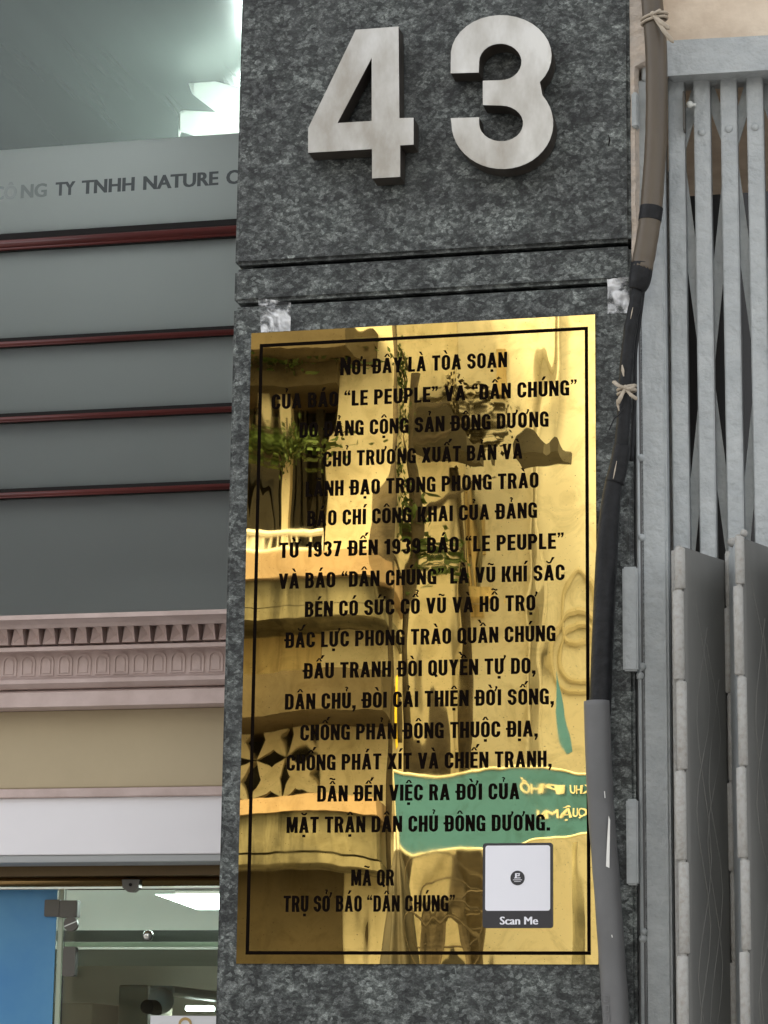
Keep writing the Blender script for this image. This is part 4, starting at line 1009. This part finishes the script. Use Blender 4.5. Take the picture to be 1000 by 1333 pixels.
# railing
rl = NB(); za, zb2 = far(380, 727, D0-1.1).z, far(380, 692, D0-1.1).z
xa, xb = far(XWL, 700, D0-1.1).x, far(426, 700, D0-1.1).x
tube(rl, [(xa, -D0+1.1, zb2), (xb, -D0+1.1, zb2)], .05, 8); tube(rl, [(xa, -D0+1.1, za+.12), (xb, -D0+1.1, za+.12)], .035, 8); obj('handrail', rl, FM['greyw'], cb)
bl = None
for k in range(34):
    xx = xb-.16*k
    if bl is None:
        bm = NB(); tube(bm, [(xx, -D0+1.1, za), (xx, -D0+1.1, zb2)], .022, 6); bl = obj('baluster', bm, FM['greyw'], cb); yz = ORG[bl.name].copy()
    else: again(bl, (xx, yz.y, yz.z), cb)
# loggia louvres, pale column and beam
lv = None
for k in range(22):
    xx = far(428, 600, D0+.9).x-.14*(k+.5)
    if k in (9, 10, 11): continue
    z0_, z1_ = far(400, 727, D0+.9).z, far(400, 490, D0+.9).z
    if lv is None:
        bm = NB(); box(bm, xx-.045, xx+.045, -D0-.98, -D0-.9, z0_, z1_); lv = obj('louvre', bm, FM['curtain'], cb); yz = ORG[lv.name].copy()
    else: again(lv, (xx, yz.y, yz.z), cb)
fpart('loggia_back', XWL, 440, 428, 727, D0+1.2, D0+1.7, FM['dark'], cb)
fpart('loggia_column', 347, 470, 366, 727, D0+.1, D0+.5, FM['cream'], cb)
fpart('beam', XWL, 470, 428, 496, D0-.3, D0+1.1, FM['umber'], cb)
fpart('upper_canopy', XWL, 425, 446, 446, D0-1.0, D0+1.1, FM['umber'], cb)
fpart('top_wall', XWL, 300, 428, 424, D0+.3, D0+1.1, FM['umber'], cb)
fpart('wall_panel', XWL, 447, 428, 469, D0+.25, D0+1.1, FM['orange'], cb)
# far pale block
pb = empty('pale_building', (far(650, 1200, 36).x, -39, 0), 'tall pale yellow building mirrored in the right half of the plaque', 'building')
DP = 36.0
bm = NB(); box(bm, far(470, 900, DP).x-1, 8, -DP-8, -DP, 0, 19); obj('wall', bm, FM['pale'], pb)
for (px, py, w_, h_) in ((560, 660, 36, 70), (610, 660, 30, 60), (575, 790, 60, 12), (640, 455, 10, 60)):
    fpart('window_shutter', px, py, px+w_, py+h_, DP-.12, DP-.01, FM['streak'], pb)
for (px, w_) in ((556, 5), (600, 4), (690, 3), (700, 3)):
    fpart('pilaster', px, 300, px+w_, 1050, DP-.2, DP-.01, FM['pale'], pb)
rnd = random.Random(21)
for k in range(13):
    px = 498+k*11+rnd.uniform(-3, 3); w_ = rnd.uniform(1.5, 5)
    fpart('shutter_slat', px, 612+rnd.uniform(0, 20), px+w_, 775+rnd.uniform(-15, 10), DP-.3, DP-.13, FM['stain' if k % 3 == 0 else 'streak'], pb)
fpart('balcony_ledge', 492, 770, 640, 779, DP-.8, DP-.31, FM['streak'], pb)
# round mouldings at the right
for (px, py, rx_, rz_) in ((752, 850, .5, .62), (756, 850, .34, .44), (752, 790, .3, .55)):
    c2 = far(px, py, DP-.05); bm = NB()
    tube(bm, [(c2.x+rx_*math.cos(2*math.pi*k/28), c2.y, c2.z+rz_*math.sin(2*math.pi*k/28)) for k in range(29)], .05, 6); obj('round_moulding', bm, FM['cream'], pb)
# awnings
def awning(px0, px1, py0, py1, D, label):
    a_ = far(px0, py0, D); b_ = far(px1, py1, D); bm = NB(); n_ = 14
    top = []; bot = []
    for k in range(n_+1):
        t_ = k/n_; x_ = a_.x+(b_.x-a_.x)*t_; zt_ = b_.z+(a_.z-b_.z)*math.sin(math.pi*(.12+.76*t_))
        top.append((x_, zt_)); bot.append((x_, b_.z+(a_.z-b_.z)*.08*math.sin(math.pi*t_)))
    prism(bm, top+bot[::-1], -D, -D+1.0)
    o = obj('awning', bm, FM['tarp'], None); tag(o, label, 'awning')
    return o
awning(532, 640, 545, 607, 34, 'wide dark awning mirrored in the middle of the plaque')
awning(674, 726, 575, 610, 35, 'small dark awning mirrored right of the wide awning in the plaque')
# drain pipes and pole strip
for k, (px, r_, D, lab) in enumerate(((500, .09, 29.5, 'thin dark downpipe mirrored beside the corner house'), (520, .16, 33, 'thick stained downpipe mirrored beside the corner house'))):
    p = far(px, 700, D); bm = NB(); tube(bm, [(p.x, p.y, 0), (p.x, p.y, 7), (p.x+.05, p.y, 14)], r_, 12); o = obj('downpipe', bm, FM['bark'] if k == 0 else FM['stain'], None, smooth=True); tag(o, lab, 'pipe')
# tree with crown
tr = empty('street_tree', (far(545, 1200, 31).x, -31, 0), 'thin street tree with sparse dark crown mirrored in the middle of the plaque', 'tree')
bx = far(545, 1200, 31).x
bm = NB(); tube(bm, spline([(bx, -31, 0), (bx-.1, -31, 3), (bx+.15, -31.2, 6), (bx, -31, 9), (bx+.2, -31, 11.5)], 6), [.22-.006*k for k in range(25)], 10); trunk = obj('trunk', bm, FM['bark'], tr, smooth=True)
rnd = random.Random(3)
bm = NB()
for k in range(9):
    z = 8.0+k*.45; a2 = rnd.uniform(0, 6.28); L_ = rnd.uniform(.5, 1.1)
    tube(bm, [(bx, -31, z), (bx+L_*.5*math.cos(a2), -31+L_*.5*math.sin(a2), z+.4), (bx+L_*math.cos(a2), -31+L_*math.sin(a2), z+.6)], [.05, .035, .015], 6)
obj('branch', bm, FM['bark'], tr)
def leaves(bm, c, rr, n_, sz, rnd):
    for k in range(n_):
        d = Vector((rnd.gauss(0, 1), rnd.gauss(0, 1), rnd.gauss(0, 1))); d = Vector((d.x*rr[0], d.y*rr[1], d.z*rr[2]))*.55
        p_ = Vector(c)+d; a_ = Vector((rnd.uniform(-1, 1), rnd.uniform(-1, 1), rnd.uniform(-1, .3))).normalized()*sz; b_ = a_.cross(Vector((rnd.uniform(-1, 1), rnd.uniform(-1, 1), 1))).normalized()*sz*.35
        bm.faces.new([bm.verts.new(q_) for q_ in (p_, p_+a_*.5+b_, p_+a_, p_+a_*.5-b_)])
bm = NB()
for (dx_, dz_) in ((-.3, 11.6), (-.2, 10.9), (-.45, 10.2), (-.1, 9.5), (.25, 8.9)): leaves(bm, (bx+dx_, -31, dz_), (.28, .4, .38), 170, .13, rnd)
obj('crown', bm, FM['leaf'], tr)
# brown-leaved tree beyond it, over the awnings
t2 = empty('street_tree', (far(590, 1200, 34.5).x, -34.6, 0), 'broad brown-leaved tree over the dark awning mirrored in the middle of the plaque', 'tree')
bx2 = far(592, 500, 34.6).x
bm = NB(); tube(bm, spline([(bx2+.5, -34.9, 0), (bx2+.3, -34.9, 4), (bx2+.1, -34.9, 8), (bx2, -34.8, 11)], 6), [.13-.004*k for k in range(19)], 8); obj('trunk', bm, FM['bark'], t2, smooth=True)
bm = NB(); rnd = random.Random(17)
for (px, py, w_) in ((570, 515, .36), (585, 540, .42), (610, 530, .32), (600, 560, .42), (555, 560, .36), (625, 555, .3)):
    c_ = far(px, py, 34.6); leaves(bm, (c_.x, -34.6, c_.z), (w_*1.0, .4, w_*1.1), 330, .10, rnd)
obj('crown', bm, FM['autumn'], t2)
# balcony plants
for (px, py, lab, s_) in ((350, 575, 'green balcony plant trailing over the loggia in the mirrored corner house', .55), (372, 455, 'leafy roof plant hanging over the top canopy of the corner house', .6), (355, 775, 'dark scrubby plant growing on the stained parapet of the corner house', .3)):
    p = far(px, py, D0-.3); root = empty('balcony_plant', p, lab, 'plant')
    bm = NB(); leaves(bm, p, (s_*1.5, .35, s_*.38), 1100, .10, rnd); obj('foliage', bm, FM['leaf'], root)
    bm = NB()
    for k in range(5): tube(bm, [p+Vector((.08*k-.2, 0, -.2)), p+Vector((.15*k-.35, .1, .35))], .02, 5)
    obj('stem', bm, FM['bark'], root)
# teal neighbourhood sign
DS = 28.0
sg = empty('street_sign_board', far(640, 1100, DS), 'wavy teal neighbourhood sign board with cream edge mirrored above the sticker in the plaque', 'sign')
top_ = [(508, 1008), (560, 1012), (610, 1008), (650, 1000), (700, 996), (770, 1004), (840, 1010)]
bot_ = [(840, 1084), (770, 1088), (700, 1094), (650, 1104), (600, 1108), (560, 1102), (528, 1090)]
def fpts(l_, D): return [(far(x, y, D).x, far(x, y, D).z) for x, y in l_]
sm = lambda l_: [(v_.x, v_.z) for v_ in spline([Vector((a_, 0, b_)) for a_, b_ in l_], 5)]
out = sm(fpts(top_, DS))+sm(fpts(bot_, DS))
bm = NB(); prism(bm, out, -DS, -DS-.08); obj('board', bm, FM['teal'], sg)
bm = NB(); tube(bm, [(a_, -DS, b_) for a_, b_ in out+[out[0]]], .020, 6); obj('cream_edge', bm, FM['tealtrim'], sg)
def ftext(s, px0, px1, py, hpx):
    a_ = far(px0, py, DS-.03); b_ = far(px1, py, DS-.03); h_ = (far(px0, py-hpx, DS-.03).z-a_.z)
    lettering('lettering', s, a_.x, b_.x, a_.z, h_, -DS+.02, FM['tealtrim'], sg, strikes=3, spread=.08, offset=.01, flip=True, step=.002)
ftext('KHU PHỐ', 676, 768, 1033, 13); ftext('QUẬN', 700, 762, 1066, 12)
for px in (515, 830):
    p = far(px, 1090, DS); bm = NB(); tube(bm, [(p.x, -DS-.14, 0), (p.x, -DS-.14, p.z+.2)], .05, 8); obj('post', bm, FM['greyw'], sg)
# teal pennant, yellow banner
a_ = fpts([(723, 872), (733, 925), (736, 972), (724, 976), (719, 930)], 29); bm = NB(); prism(bm, a_, -29, -29.03); o = obj('teal_pennant', bm, FM['teal'], None); tag(o, 'narrow hanging teal pennant mirrored at the right of the plaque', 'flag')
a_ = fpts([(512, 880), (524, 876), (522, 920), (530, 975), (520, 980), (514, 930)], 29); bm = NB(); prism(bm, a_, -29, -29.03); o = obj('yellow_banner', bm, FM['yellow'], None); tag(o, 'narrow yellow banner mirrored beside the corner house', 'flag')
# dark folded tarpaulin / parasol and cable coils below the sign
tp = empty('folded_parasol', (far(530, 1240, 27).x, -27, 0), 'tall dark folded parasol mirrored below the teal sign', 'parasol')
ztp = far(525, 1098, 27).z; zbt = .9; xp = far(540, 1240, 27).x
bm = NB(); rings = []; nr = 16
for j in range(nr+1):
    t_ = j/nr; ring = []
    for k in range(40):
        a2 = 2*math.pi*k/40; rr = (.10+.85*t_**.7)*(1+.22*math.sin(7*a2+2*t_)); ring.append(bm.verts.new((xp-.12+.22*t_+rr*math.cos(a2), -27+rr*math.sin(a2), ztp+(zbt-ztp)*t_)))
    rings.append(ring)
for j in range(nr):
    for k in range(40): bm.faces.new((rings[j][k], rings[j][(k+1) % 40], rings[j+1][(k+1) % 40], rings[j+1][k]))
bm.faces.new(rings[0]); obj('canopy_cloth', bm, FM['tarp'], tp, smooth=True)
bm = NB(); tube(bm, [(xp-.1, -27, 0), (xp-.1, -27, ztp+.2)], .04, 8); obj('pole', bm, FM['greyw'], tp)
pl = empty('utility_pole', (far(742, 1200, 26).x, -26, 0), 'slim pale utility pole mirrored at the right of the sticker', 'pole')
p = far(742, 1200, 26); bm = NB(); tube(bm, [(p.x, -26, 0), (p.x, -26, far(742, 1110, 26).z+.1)], .05, 10); obj('shaft', bm, FM['stain'], pl, smooth=True)
cc = empty('cable_coil', (far(590, 1200, 26.5).x, -26.5, far(590, 1240, 26.5).z), 'tangled coils of dark cable mirrored left of the sticker', 'cable')
rnd = random.Random(8)
for k in range(5):
    p = far(rnd.uniform(582, 618), 1150+k*18, 26.5); r_ = rnd.uniform(.12, .3); tl = rnd.uniform(-.6, .6)
    bm = NB(); tube(bm, [p+Vector((r_*math.cos(a2)+.3*tl*math.sin(a2), .1*math.sin(a2), r_*1.3*math.sin(a2))) for a2 in [2*math.pi*q_/18 for q_ in range(19)]], .013, 5); obj('loop', bm, FM['bark'], cc)
p0 = far(590, 1115, 26.5); bm = NB(); tube(bm, [(p0.x+.3, -26.6, 0), (p0.x+.1, -26.6, p0.z)], .04, 8); obj('hanger_post', bm, FM['bark'], cc)
